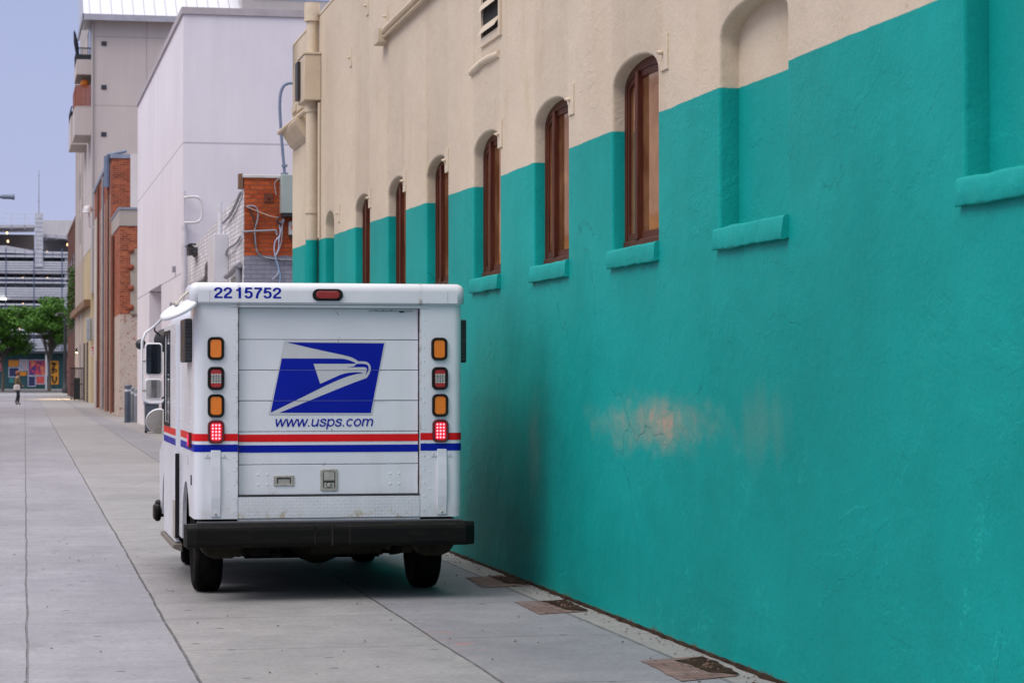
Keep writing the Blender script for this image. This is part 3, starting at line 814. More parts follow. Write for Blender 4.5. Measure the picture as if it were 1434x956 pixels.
# chequer plate
def chequer():
    n = NB('white_chequer_plate')
    x, y, z = n.xyz()
    def bars(ax, ay, sgn):
        u = n.math('ADD', n.math('MULTIPLY', x, 0.7071), n.math('MULTIPLY', z, 0.7071 * sgn))
        v = n.math('SUBTRACT', n.math('MULTIPLY', x, 0.7071), n.math('MULTIPLY', z, 0.7071 * sgn))
        per = 0.034
        fu = n.math('ABSOLUTE', n.math('SUBTRACT', n.math('FLOORED_MODULO', n.math('ADD', u, ax), per), per / 2))
        fv = n.math('ABSOLUTE', n.math('SUBTRACT', n.math('FLOORED_MODULO', n.math('ADD', v, ay), per), per / 2))
        return n.math('MULTIPLY', n.mr(fu, 0.0095, 0.012, 1, 0), n.mr(fv, 0.002, 0.0045, 1, 0))
    h = n.math('MAXIMUM', bars(0, 0, 1), bars(0.017, 0.017, -1))
    col = n.mix(h, (0.58, 0.60, 0.64), (0.64, 0.66, 0.69))
    rz_ = n.mr(z, 0.575, 0.66, 1, 0)
    rust = n.math('MULTIPLY', n.mr(n.noise(11, 5, 0.75), 0.46, 0.60), rz_)
    rust = n.math('MULTIPLY', rust, n.mr(n.noise(2.3, 2), 0.38, 0.55))
    col = n.mix(n.math('MULTIPLY', rust, 0.8), col, (0.34, 0.24, 0.08))
    col = n.gain(col, n.mr(n.noise(5, 5), 0.3, 0.7, 0.9, 1.05, False))
    return n.done(col, 0.4, n.bump(h, 0.45, 0.003), spec=0.4)
kp = MB(); kp.box(-0.643, 0.643, 0.002, 0.045, 0.574, 0.722)
T(kp, 'kick_plate', chequer(), bevel=0.002)
ts = MB(); ts.box(-0.643, 0.643, 0.006, 0.04, 0.7245, 0.733)
T(ts, 'threshold_seal', M_SEAM)

# door pull and latch
hp = MB()
hp.prism(rrect(-0.391, -0.246, 0.798, 0.870, 0.006, 2), 'y', 0.041, 0.045)
for za, zb in ((0.798, 0.812), (0.855, 0.870)): hp.box(-0.389, -0.248, 0.0375, 0.0415, za + 0.001, zb - 0.001)
for xa, xb in ((-0.390, -0.368), (-0.269, -0.247)): hp.box(xa, xb, 0.0375, 0.0415, 0.812, 0.856)
po = T(hp, 'pull_handle', M_CHROME, bevel=0.001)
hv = MB(); hv.box(-0.368, -0.269, 0.0395, 0.0408, 0.845, 0.855); hv.box(-0.368, -0.360, 0.0395, 0.0408, 0.813, 0.845); hv.box(-0.277, -0.269, 0.0395, 0.0408, 0.813, 0.845)
o = T(hv, 'recess', M_SEAM); o.parent = po
lt = MB()
lt.prism(rrect(-0.062, 0.062, 0.760, 0.914, 0.014, 4), 'y', 0.038, 0.045)
lto = T(lt, 'door_latch', M_CHROME, bevel=0.002)
m = MB(); m.prism(rrect(-0.043, 0.043, 0.780, 0.898, 0.008, 3), 'y', 0.0366, 0.0381)
o = T(m, 'recess', M_SEAM); o.parent = lto
m = MB(); m.prism([(0.036, 0.828), (0.030, 0.836), (0.0335, 0.893), (0.037, 0.893)], 'x', -0.037, 0.037)
o = T(m, 'paddle', M_CHROME, bevel=0.001); o.parent = lto
m = MB(); m.box(-0.036, 0.036, 0.0355, 0.037, 0.782, 0.818)
m.lathe([(0.016, 0), (0.016, 0.004), (0.010, 0.006), (0.0, 0.006)], 14, Matrix.Translation((0.0, 0.0355, 0.801)) @ Matrix.Rotation(R(90), 4, 'X'))
o = T(m, 'key_cylinder', M_CHROME, smooth=30); o.parent = lto
m = MB(); m.lathe([(0.018, 0), (0.020, 0.003), (0.016, 0.003)], 14, Matrix.Translation((0.0, 0.0354, 0.801)) @ Matrix.Rotation(R(90), 4, 'X'))
o = T(m, 'lock_ring', M_SEAM); o.parent = lto

# postal emblem: grey plate with dark blue fields cut as an eagle's head
UV = [(60, 735), (1025, 738), (1155, 70), (207, 62)]
LX = [(-0.414, 1.309), (0.297, 1.307), (0.392, 1.802), (-0.306, 1.806)]
def emb(u, v):
    # affine fit through three corners of the parallelogram
    (u0, v0), (u1, v1), (u3, v3) = UV[0], UV[1], UV[3]
    det = (u1 - u0) * (v3 - v0) - (u3 - u0) * (v1 - v0)
    a = ((u - u0) * (v3 - v0) - (u3 - u0) * (v - v0)) / det
    c = ((u1 - u0) * (v - v0) - (u - u0) * (v1 - v0)) / det
    return (LX[0][0] + a * (LX[1][0] - LX[0][0]) + c * (LX[3][0] - LX[0][0]), LX[0][1] + a * (LX[1][1] - LX[0][1]) + c * (LX[3][1] - LX[0][1]))
def smoothpts(p, n=4):
    out = []
    for i in range(len(p) - 1):
        p0, p1, p2, p3 = p[max(i - 1, 0)], p[i], p[i + 1], p[min(i + 2, len(p) - 1)]
        for k in range(n):
            t = k / n
            out.append(tuple(0.5 * (2 * p1[j] + (p2[j] - p0[j]) * t + (2 * p0[j] - 5 * p1[j] + 4 * p2[j] - p3[j]) * t * t + (3 * p1[j] - p0[j] - 3 * p2[j] + p3[j]) * t ** 3) for j in (0, 1)))
    return out + [p[-1]]
em = MB(); em.prism([emb(*q) for q in ((40, 750), (1035, 752), (1170, 56), (190, 48))], 'y', 0.0442, 0.0449)
emo = T(em, 'eagle_emblem', M_GREYV)
f1 = [(215, 63), (1155, 70), (1025, 738), (145, 733)] + smoothpts([(145, 733), (500, 590), (800, 470), (985, 402)])[1:] + smoothpts([(985, 402), (1012, 360), (1024, 318), (1018, 280), (996, 254), (960, 243), (905, 243)])[1:] + smoothpts([(905, 243), (850, 210), (760, 184), (480, 124), (215, 63)])[1:-1]
f2 = [(168, 216)] + smoothpts([(168, 216), (690, 217), (790, 226), (850, 245), (884, 266)])[1:] + [(472, 266), (536, 458)] + smoothpts([(536, 458), (640, 412), (760, 362), (850, 349), (915, 349), (952, 357)])[1:] + smoothpts([(952, 357), (870, 368), (760, 402), (600, 470), (350, 592), (62, 731)])[1:]
f3 = smoothpts([(795, 301), (860, 290), (892, 268), (960, 268), (993, 279), (1004, 305), (998, 338), (974, 373)]) + smoothpts([(974, 373), (987, 330), (984, 309), (960, 299), (880, 299), (795, 301)])[1:-1]
for f in (f1, f2, f3):
    m = MB(); m.prism([emb(*q) for q in f], 'y', 0.0433, 0.0441)
    o = T(m, 'blue_field', M_BLUE); o.parent = emo
sm_ = MB()
for z in (1.395, 1.610): sm_.box(-0.42, 0.40, 0.04275, 0.04315, z - 0.0013, z + 0.0013)
o = T(sm_, 'slat_line', simple('emblem_crease', (0.10, 0.12, 0.22), 0.6)); o.parent = emo

# lettering, drawn as ribbons
def ribbon(mb, pts, w, P3, lift):
    n = len(pts); L, Rr = [], []
    for i, p in enumerate(pts):
        a = Vector(pts[max(i - 1, 0)]); c = Vector(pts[min(i + 1, n - 1)]); q = Vector(p)
        d1 = (q - a); d2 = (c - q)
        if d1.length < 1e-9: d1 = d2
        if d2.length < 1e-9: d2 = d1
        d1.normalize(); d2.normalize()
        t = (d1 + d2); t = t.normalized() if t.length > 1e-6 else d1
        nn = Vector((-t.y, t.x)); k = 1 / max(0.45, abs(nn.dot(Vector((-d1.y, d1.x)))))
        L.append(q + nn * w / 2 * k); Rr.append(q - nn * w / 2 * k)
    for i in range(n - 1): mb.poly([P3(Rr[i], lift), P3(Rr[i + 1], lift), P3(L[i + 1], lift), P3(L[i], lift)])
def ell(cx, cy, rx, ry, a0, a1, n=20): return [(cx + rx * math.cos(R(a0 + (a1 - a0) * k / n)), cy + ry * math.sin(R(a0 + (a1 - a0) * k / n))) for k in range(n + 1)]
DW = 0.165
DIG = {
 '2': (0.62, [smoothpts([(0.09, 0.66), (0.11, 0.80), (0.21, 0.90), (0.31, 0.915), (0.42, 0.88), (0.48, 0.77), (0.46, 0.62), (0.36, 0.47), (0.20, 0.31), (0.10, 0.13)], 5), [(0.035, 0.083), (0.565, 0.083)]]),
 '1': (0.62, [[(0.34, 1.0), (0.34, 0.0)], [(0.10, 0.745), (0.20, 0.755), (0.30, 0.80), (0.33, 0.90)]]),
 '5': (0.62, [[(0.53, 0.915), (0.155, 0.915), (0.105, 0.47)], smoothpts([(0.11, 0.50), (0.20, 0.585), (0.31, 0.60), (0.43, 0.54), (0.485, 0.40), (0.475, 0.24), (0.40, 0.12), (0.28, 0.08), (0.16, 0.12), (0.09, 0.26)], 5)]),
 '7': (0.62, [[(0.04, 0.917), (0.56, 0.917)], smoothpts([(0.50, 0.86), (0.36, 0.62), (0.25, 0.34), (0.215, 0.0)], 5)]),
}
LW = 0.17
LOW = {
 'w': (1.30, [[(0.05, 1.0), (0.33, 0.0)], [(0.33, 0.0), (0.62, 1.0)], [(0.62, 1.0), (0.92, 0.0)], [(0.92, 0.0), (1.22, 1.0)]]),
 '.': (0.42, [[(0.20, 0.0), (0.20, 0.18)]]),
 'u': (0.98, [smoothpts([(0.14, 1.0), (0.14, 0.40), (0.20, 0.15), (0.38, 0.085), (0.62, 0.13), (0.79, 0.40)], 5), [(0.80, 1.0), (0.80, 0.0)]]),
 's': (0.88, [smoothpts([(0.75, 0.70), (0.66, 0.88), (0.44, 0.93), (0.24, 0.88), (0.16, 0.74), (0.24, 0.61), (0.46, 0.53), (0.68, 0.43), (0.74, 0.28), (0.66, 0.13), (0.44, 0.065), (0.22, 0.11), (0.11, 0.32)], 5)]),
 'p': (1.0, [[(0.15, 1.0), (0.15, -0.36)], ell(0.52, 0.50, 0.36, 0.425, 180, 540, 32)]),
 'c': (0.92, [ell(0.50, 0.50, 0.355, 0.425, 42, 318, 26)]),
 'o': (1.0, [ell(0.50, 0.50, 0.365, 0.425, 0, 360, 32)]),
 'm': (1.50, [[(0.15, 1.0), (0.15, 0.0)], smoothpts([(0.16, 0.55), (0.24, 0.82), (0.45, 0.92), (0.64, 0.86), (0.70, 0.66), (0.70, 0.0)], 5), smoothpts([(0.71, 0.55), (0.79, 0.82), (1.0, 0.92), (1.20, 0.86), (1.27, 0.66), (1.27, 0.0)], 5)]),
}
def lettering(text, glyphs, w, x0, x1, zb, h, y, shear, space=None):
    tot = sum(glyphs[c][0] for c in text) + sum((space or {}).values())
    sx = (x1 - x0) / (tot - 0.06)
    mb = MB(); cur = 0.0; k = 0
    for i, c in enumerate(text):
        cur += (space or {}).get(i, 0)
        for st in glyphs[c][1]:
            k += 1
            def P3(p, l, cur=cur): return (x0 + (p.x + cur) * sx + shear * p.y * h, y - l, zb + p.y * h)
            ribbon(mb, st, w, P3, 0.00012 * (k % 6))
        cur += glyphs[c][0]
    return mb
T(lettering('2215752', DIG, DW, -0.817, -0.348, 2.110, 0.077, -0.0306, 0.0, {2: 0.11}), 'fleet_number', M_BLUE)
T(lettering('www.usps.com', LOW, LW, -0.387, 0.312, 1.2135, 0.0535, 0.0444, 0.19), 'web_address', M_BLUE)

# lamps
def lens_mat(name, col, emis=0.0, grid=0.012, rough=0.25):
    n = NB(name)
    x, y, z = n.xyz()
    gx = n.math('ABSOLUTE', n.math('SUBTRACT', n.math('FLOORED_MODULO', x, grid), grid / 2))
    gz = n.math('ABSOLUTE', n.math('SUBTRACT', n.math('FLOORED_MODULO', z, grid), grid / 2))
    h = n.math('MINIMUM', n.mr(gx, 0.0, grid * 0.25), n.mr(gz, 0, grid * 0.25))
    c = n.mix(h, tuple(0.72 * q for q in col), col)
    return n.done(c, rough, n.bump(h, 0.5, 0.002), spec=0.6, coat=0.3, emis=col if emis else None, estr=emis)
M_AMB = lens_mat('amber_lens', (0.88, 0.215, 0.003))
M_REDL = lens_mat('red_lens', (0.42, 0.008, 0.010))
M_CLR = lens_mat('clear_lens', (0.55, 0.53, 0.50), grid=0.016)
M_LIT = lens_mat('lit_red_lens', (0.90, 0.008, 0.035), emis=0.28)
M_LED = simple('lit_led', (1.0, 0.35, 0.42), 0.3, emis=(1.0, 0.26, 0.32), estr=1.5, var=0.0)
M_LITBEZ = simple('red_rubber_bezel', (0.10, 0.008, 0.01), 0.6)
M_DIML = lens_mat('dark_red_lens', (0.30, 0.008, 0.008))
for s in (-1, 1):
    dx = -0.002 if s < 0 else -0.012
    for kind, zc, ddx in (('amber', 1.760, 0.004), ('reverse', 1.552, 0.0), ('amber', 1.361, -0.002), ('led', 1.180, -0.004)):
        xc = s * 0.797 + dx - s * ddx * (1 if s > 0 else -0.3)
        bz = MB()
        o_, i_ = rrect(xc - 0.058, xc + 0.058, zc - 0.081, zc + 0.081, 0.036, 5), rrect(xc - 0.040, xc + 0.040, zc - 0.064, zc + 0.064, 0.022, 5)
        k = len(o_)
        ym = -0.020
        for j in range(k):
            q = (j + 1) % k
            mid = lambda p, r, t: (p[0] + (r[0] - p[0]) * t, p[1] + (r[1] - p[1]) * t)
            ring = lambda jj: [(o_[jj][0], 0.0, o_[jj][1]), (o_[jj][0], -0.012, o_[jj][1]), (mid(o_[jj], i_[jj], 0.25)[0], ym, mid(o_[jj], i_[jj], 0.25)[1]), (mid(o_[jj], i_[jj], 0.7)[0], ym, mid(o_[jj], i_[jj], 0.7)[1]), (i_[jj][0], -0.010, i_[jj][1])]
            A, B = ring(j), ring(q)
            for t in range(4): bz.poly([A[t], B[t], B[t + 1], A[t + 1]])
        bo = T(bz, 'tail_light', M_LITBEZ if kind == 'led' else M_RUB, smooth=50)
        lab = {'amber': 'amber lens in black rubber surround', 'reverse': 'red lens with clear reversing band', 'led': 'lit red light with bright diodes'}[kind]
        bo['label'] = lab
        ln = MB(); ln.prism(rrect(xc - 0.0395, xc + 0.0395, zc - 0.0635, zc + 0.0635, 0.0215, 5), 'y', -0.0135, -0.003)
        o = T(ln, 'lens', {'amber': M_AMB, 'reverse': M_REDL, 'led': M_LIT}[kind], bevel=0.003); o.parent = bo
        if kind == 'reverse':
            m = MB(); m.box(xc - 0.037, xc + 0.037, -0.0152, -0.0132, zc - 0.033, zc + 0.032)
            o = T(m, 'reversing_lens', M_CLR); o.parent = bo
            m = MB()
            for t in range(5): m.box(xc - 0.038 + t * 0.0182, xc - 0.0345 + t * 0.0182, -0.0158, -0.0154, zc - 0.033, zc + 0.032)
            for t in range(4): m.box(xc - 0.037, xc + 0.037, -0.0164, -0.0160, zc - 0.019 + t * 0.0125 - 0.0012, zc - 0.019 + t * 0.0125 + 0.0012)
            o = T(m, 'lens_grid', M_SEAM); o.parent = bo
        if kind == 'led':
            m = MB()
            for a in range(3):
                for c in range(5):
                    m.lathe([(0.0072, 0), (0.0065, 0.002), (0.0035, 0.0035), (0, 0.004)], 10, Matrix.Translation((xc - 0.023 + a * 0.023, -0.0134, zc - 0.046 + c * 0.023)) @ Matrix.Rotation(R(90), 4, 'X'))
            o = T(m, 'led_cluster', M_LED, smooth=60); o.parent = bo
# centre marker lamp in the roof cap
m = MB(); m.prism(rrect(-0.128, 0.087, 2.096, 2.180, 0.040, 6), 'y', -0.046, -0.028)
mk = T(m, 'marker_light', M_RUB, bevel=0.006)
m = MB(); m.prism(rrect(-0.103, 0.062, 2.112, 2.164, 0.025, 6), 'y', -0.054, -0.0455)
o = T(m, 'lens', M_DIML, bevel=0.005); o.parent = mk
# side marker
m = MB(); m.box(-HW - 0.022, -HW - 0.001, 0.26, 0.31, 1.06, 1.17)
sk = T(m, 'side_marker', M_LITBEZ, bevel=0.004)
m = MB(); m.box(-HW - 0.030, -HW - 0.021, 0.262, 0.308, 1.075, 1.155)
o = T(m, 'lens', simple('magenta_lens', (0.80, 0.02, 0.12), 0.25, emis=(0.9, 0.02, 0.12), estr=0.35), bevel=0.003); o.parent = sk
m = MB(); m.box(-HW - 0.003, -HW - 0.0005, 0.55, 0.72, 0.93, 1.0)
T(m, 'data_plate', simple('worn_label', (0.50, 0.50, 0.52), 0.5, var=0.3, sc=30))
m = MB(); m.box(-HW - 0.006, -HW - 0.0005, 0.24, 0.30, 0.80, 0.87)
T(m, 'fuel_flap', M_SEAM, bevel=0.002)

# moulded grab straps under the lamps
for s in (-1, 1):
    xc = s * 0.80
    m = MB()
    prof = [(0.62, 0.0), (0.605, -0.004), (0.66, -0.010), (0.74, -0.018), (0.86, -0.021), (0.96, -0.015), (1.01, -0.008), (1.052, -0.006), (1.052, 0.0)]
    prof = [(-0.002, 0.585), (-0.008, 0.588), (-0.010, 0.64), (-0.019, 0.72), (-0.022, 0.84), (-0.017, 0.94), (-0.010, 1.0), (-0.008, 1.05), (-0.002, 1.052)]
    outer = prof
    m.prism(outer, 'x', xc - 0.034, xc + 0.034)
    so_ = T(m, 'grab_strap', M_WHITE, bevel=0.004, seg=2)
    m = MB(); m.box(xc - 0.075, xc + 0.075, -0.004, -0.0005, 0.998, 1.006)
    for q in (-0.06, 0.06): rivet(m, xc + q, 1.018, 0.007)
    o = T(m, 'strap_clamp', simple('pale_zinc', (0.55, 0.56, 0.59), 0.4, metal=0.3)); o.parent = so_
    m = MB(); rivet(m, xc, 0.607, 0.009, -0.009)
    o = T(m, 'bolt_head', M_CHROME); o.parent = so_

# louvred side vents
for s in (-1, 1):
    xo = s * (HW + (0.052 if s < 0 else 0.075))
    m = MB(); m.box(min(s * HW, xo), max(s * HW, xo), 0.24, 0.72, 1.665, 1.975)
    vo = T(m, 'side_vent', M_BLACKM, bevel=0.012, seg=3)
    m = MB()
    for k in range(12):
        z = 1.685 + k * 0.0235
        m.box(s * (HW + 0.006), xo + s * 0.0 - s * 0.006, 0.234, 0.2395, z, z + 0.012)
    m.box(s * (HW + 0.004), xo - s * 0.004, 0.232, 0.2395, 1.815, 1.832)
    o = T(m, 'louver', simple('dull_black_plastic', (0.045, 0.045, 0.05), 0.5)); o.parent = vo

# rear bumper
def bumper_mat():
    n = NB('scuffed_black_bumper')
    sc = n.noise(5, 6, 0.7, v=n.scale(n.obj, (1.0, 3, 7)))
    col = n.mix(n.mr(sc, 0.5, 0.75, 0, 0.7), (0.0035, 0.0033, 0.003), (0.017, 0.015, 0.009))
    nm = n.bump(n.noise(40, 4), 0.3, 0.003)
    return n.done(col, n.mr(sc, 0.35, 0.7, 0.62, 0.45, False), nm, spec=0.16)
M_BUMP = bumper_mat()
m = MB()
prof = [(-0.02, 0.545), (-0.125, 0.545), (-0.150, 0.522), (-0.155, 0.500), (-0.155, 0.405), (-0.140, 0.380), (-0.02, 0.378)]
xs = [-1.02, -1.005, -0.94, -0.13, -0.115, -0.008, 0.008, 0.115, 0.13, 0.945, 1.01, 1.025]
sc_ = [0.55, 0.85, 1.0, 1.0, 0.94, 0.94, 0.94, 0.94, 1.0, 1.0, 0.85, 0.55]
yo = [0.05, 0.02, 0, 0, 0.004, 0.004, 0.004, 0.004, 0, 0, 0.02, 0.05]
vs, fs = [], []
L = len(prof)
for x, s, y in zip(xs, sc_, yo):
    for py, pz in prof: vs.append((x, (py + 0.02) * (1 if s > 0.9 else s + 0.1) - 0.02 + y, 0.4615 + (pz - 0.4615) * (1 if s > 0.9 else (s + 0.35 if s < 0.7 else 0.97))))
for i in range(len(xs) - 1):
    for j in range(L - 1): fs.append((i * L + j, i * L + j + 1, (i + 1) * L + j + 1, (i + 1) * L + j))
    fs.append((i * L + L - 1, i * L, (i + 1) * L, (i + 1) * L + L - 1))
fs += [tuple(range(L)), tuple(range((len(xs) - 1) * L, len(xs) * L))]
m.mesh(vs, fs)
bp = T(m, 'bumper', M_BUMP, bevel=0.006, seg=2)
m = MB(); m.box(-0.006, 0.006, -0.1535, -0.12, 0.39, 0.54)
o = T(m, 'centre_joint', M_DARK); o.parent = bp
for x in (-0.128, 0.118):
    m = MB(); m.box(x, x + 0.01, -0.1575, -0.14, 0.40, 0.497)
    o = T(m, 'end_strip', simple('worn_edge', (0.014, 0.012, 0.008), 0.6, spec=0.2)); o.parent = bp
m = MB(); m.box(-0.93, 0.93, -0.105, 0.03, 0.5465, 0.556)
o = T(m, 'step_tread', simple('tread_grey', (0.05, 0.052, 0.058), 0.55, sc=20)); o.parent = bp

# running gear
def tyre_mat():
    n = NB('tyre_rubber')
    x, y, z = n.xyz()
    ang = n.math('ARCTAN2', z, y)
    r = n.math('SQRT', n.math('ADD', n.math('MULTIPLY', y, y), n.math('MULTIPLY', z, z)))
    blocks = n.math('ABSOLUTE', n.math('SUBTRACT', n.math('FRACT', n.math('MULTIPLY', ang, 9.5)), 0.5))
    ribs = n.math('ABSOLUTE', n.math('SUBTRACT', n.math('FRACT', n.math('MULTIPLY', x, 24)), 0.5))
    h = n.math('MINIMUM', n.mr(blocks, 0.05, 0.12), n.mr(ribs, 0.06, 0.14))
    h = n.math('MULTIPLY', h, n.mr(r, 0.315, 0.325))
    col = n.mix(n.mr(n.noise(9, 4), 0.4, 0.7), (0.003, 0.003, 0.003), (0.009, 0.008, 0.007))
    return n.done(col, 0.8, n.bump(h, 0.9, 0.009), spec=0.06)
M_TYRE = tyre_mat()
def wheel(x, y, steer=0.0, s=1):
    m = MB()
    rx = Matrix.Rotation(R(90), 4, 'Y')
    m.lathe([(0.20, -0.085), (0.235, -0.098), (0.29, -0.100), (0.318, -0.088), (0.331, -0.062), (0.334, 0.0), (0.331, 0.062), (0.318, 0.088), (0.29, 0.100), (0.235, 0.098), (0.20, 0.085), (0.20, -0.085)], 40, rx)
    w = m.build('wheel', M_TYRE, TK, smooth=50)
    w.location = (x, y, 0.334); w.rotation_euler = (0, 0, steer)
    m = MB()
    m.lathe([(0.0, 0.03), (0.05, 0.035), (0.075, 0.02), (0.12, 0.028), (0.16, 0.02), (0.185, 0.05), (0.205, 0.07), (0.205, -0.08), (0.0, -0.06)], 28, Matrix.Rotation(R(90 * s), 4, 'Y'))
    rim = m.build('rim', simple('steel_rim', (0.30, 0.30, 0.31), 0.5, metal=0.5), w, smooth=40)
    return w
wheel(-0.800, 0.85, 0, -1); wheel(0.800, 0.85, 0, 1)
wheel(-0.715, 3.40, R(-4), -1); wheel(0.715, 3.40, R(-4), 1)
m = MB()
m.tube([(-0.74, 0.85, 0.334), (0.74, 0.85, 0.334)], 0.045, 12)
m.lathe([(0.05, -0.2), (0.12, -0.13), (0.155, -0.04), (0.155, 0.04), (0.12, 0.13), (0.05, 0.2)], 18, Matrix.Translation((0.02, 0.87, 0.345)) @ Matrix.Rotation(R(90), 4, 'Y'))
T(m, 'rear_axle', M_STEELR, smooth=50)
for s in (-1, 1):
    m = MB()
    pts = [(s * 0.57, 0.15, 0.42), (s * 0.57, 0.45, 0.31), (s * 0.57, 0.85, 0.27), (s * 0.57, 1.25, 0.31), (s * 0.57, 1.5, 0.42)]
    m.tube(pts, 0.03, 6); m.tube([(s * 0.46, 0.75, 0.26), (s * 0.50, 0.7, 0.52)], 0.028, 8)
    m.box(s * 0.57 - 0.035, s * 0.57 + 0.035, 0.11, 0.17, 0.31, 0.46)
    T(m, 'leaf_spring', M_STEELR, smooth=40)
    m = MB()    # lower rim of the inner wheel housing, hanging behind the bumper
    pl = arc(s * 0.745, 0.40, 0.145, 180, 360, 12)
    m.prism([(s * 0.745 - 0.155, 0.43), (s * 0.745 - 0.15, 0.36), (s * 0.745 - 0.12, 0.315), (s * 0.745 - 0.06, 0.292), (s * 0.745 + 0.06, 0.292), (s * 0.745 + 0.12, 0.315), (s * 0.745 + 0.15, 0.36), (s * 0.745 + 0.155, 0.43)], 'y', 0.05, 0.30)
    T(m, 'wheel_housing', M_STEELR, bevel=0.02)
m = MB()
m.lathe([(0.0, -0.26), (0.075, -0.25), (0.085, -0.23), (0.085, 0.23), (0.075, 0.25), (0, 0.26)], 16, Matrix.Translation((0.16, 0.34, 0.375)) @ Matrix.Rotation(R(90), 4, 'Y'))
m.tube([(0.36, 0.34, 0.37), (0.42, 0.2, 0.36), (0.42, 0.06, 0.36)], 0.026, 8)
T(m, 'exhaust_silencer', M_STEELR, smooth=40)
m = MB(); m.box(-0.52, -0.42, 0.02, 0.12, 0.31, 0.40); m.box(-0.60, -0.55, 0.04, 0.10, 0.315, 0.39); m.tube([(-0.36, 0.06, 0.40), (-0.36, 0.06, 0.30)], 0.018, 8); m.box(-0.40, -0.33, 0.03, 0.09, 0.300, 0.325)
T(m, 'tow_hook', M_UNDER, bevel=0.006)

# left sliding door, glass, windscreen, nose
m = MB()
xa, xb = -HW - 0.027, -HW - 0.001
dz0, dz1 = 0.31, 1.965
wz0, wz1, wy0, wy1 = 1.20, 1.90, 2.30, 3.00
m.box(xa, xb, 1.60, wy0, dz0, dz1); m.box(xa, xb, wy1, 3.08, dz0, dz1)
m.box(xa, xb, wy0, wy1, dz0, wz0); m.box(xa, xb, wy0, wy1, wz1, dz1)
for k in range(17): m.lathe([(0.006, 0), (0.004, 0.003), (0, 0.004)], 6, Matrix.Translation((xa, 1.63, 0.42 + 0.095 * k)) @ Matrix.Rotation(R(-90), 4, 'Y'))
sd = T(m, 'sliding_door', M_WHITE)
m = MB(); m.box(xa + 0.008, xb, wy0 - 0.002, wy1 + 0.002, wz0, wz1)
o = T(m, 'door_glass', M_GLASS); o.parent = sd
m = MB()
for a, c, d, e_ in ((wy0 - 0.03, wy0, wz0 - 0.03, wz1 + 0.03), (wy1, wy1 + 0.03, wz0 - 0.03, wz1 + 0.03)): m.box(xa - 0.006, xa + 0.003, a, c, d, e_)
m.box(xa - 0.006, xa + 0.003, wy0, wy1, wz0 - 0.03, wz0); m.box(xa - 0.006, xa + 0.003, wy0, wy1, wz1, wz1 + 0.03)
o = T(m, 'window_seal', M_RUB); o.parent = sd
m = MB(); m.box(xa - 0.004, xb + 0.02, 1.575, 1.598, 0.34, 0.98); 
o = T(m, 'edge_gasket', M_RUB); o.parent = sd
m = MB(); m.box(xa - 0.004, xb, 1.62, 1.90, 0.33, 0.62)
o = T(m, 'kick_guard', M_CHROME, bevel=0.002); o.parent = sd
m = MB(); m.prism([(xb + 0.02, 0.30), (xa - 0.02, 0.30), (xa - 0.028, 0.27), (xb + 0.02, 0.24)], 'y', 1.5, 3.1)
T(m, 'step_rail', simple('weathered_rail', (0.14, 0.12, 0.10), 0.6), bevel=0.004)
m = MB(); m.prism([(3.425, 1.115), (2.935, 2.065), (2.945, 2.07), (3.435, 1.12)], 'x', -HW + 0.115, HW - 0.115)
T(m, 'windscreen', M_GLASS)
m = MB(); m.prism([(0.40, 0.38), (0.40, 0.52), (0.425, 0.47), (0.425, 0.43)], 'x', -1, 1)
m = MB(); m.box(-0.985, 0.985, 4.02, 4.26, 0.36, 0.50); m.box(-1.012, -0.955, 3.80, 4.10, 0.335, 0.475); m.box(0.955, 1.012, 3.80, 4.10, 0.335, 0.475)
T(m, 'front_bumper', M_BUMP, bevel=0.03, seg=3)
m = MB(); m.box(-0.55, 0.55, 4.18, 4.20, 0.60, 0.82)
gr_ = T(m, 'grille', M_BLACKM, bevel=0.008)
for s in (-1, 1):
    m = MB(); m.lathe([(0.095, 0), (0.095, 0.02), (0.07, 0.035), (0, 0.04)], 18, Matrix.Translation((s * 0.72, 4.18, 0.71)) @ Matrix.Rotation(R(-90), 4, 'X'))
    T(m, 'headlight', M_CLR, smooth=40)
# unlettered right-hand door, mirrored shape without detail the photo never shows
m = MB(); m.box(HW + 0.001, HW + 0.022, 1.60, 3.08, 0.31, 2.03)
T(m, 'sliding_door', M_WHITE, bevel=0.004)

# mirrors
M_MWH = simple('mirror_housing_white', (0.70, 0.71, 0.74), 0.35, var=0.06)
def disc(parent, name, c, nrm, r, mat, glass=None, depth=0.05):
    q = Vector(nrm).normalized().to_track_quat('Z', 'Y').to_matrix().to_4x4()
    mt = Matrix.Translation(c) @ q
    m = MB(); m.lathe([(r * 0.97, -0.012), (r, -0.004), (r, 0.006), (r * 0.93, 0.016), (r * 0.7, depth * 0.75), (r * 0.35, depth), (0, depth * 1.04)], 32, mt)
    o = T(m, name, mat, smooth=50)
    if parent: o.parent = parent
    if glass:
        m = MB(); m.lathe([(r * 0.955, -0.0125), (r * 0.6, -0.022), (0.0, -0.027)], 32, mt)
        g_ = T(m, 'mirror_face', glass, smooth=60); g_.parent = o
    return o
rearm = disc(None, 'rear_mirror', (-1.055, 0.03, 2.030), (-0.43, -0.22, 0.84), 0.142, M_MWH, M_MIRROR, 0.035)
m = MB(); m.tube([(-1.075, 0.0, 2.062), (-1.03, 0.04, 2.12), (-0.95, 0.08, 2.19)], 0.009, 8); m.tube([(-1.085, 0.0, 2.062), (-1.078, -0.01, 2.078)], 0.017, 10)
m.tube([(-1.05, 0.05, 2.05), (-1.0, 0.12, 2.15), (-0.94, 0.14, 2.20)], 0.006, 6)
o = T(m, 'mirror_arm', M_CHROME, smooth=60); o.parent = rearm
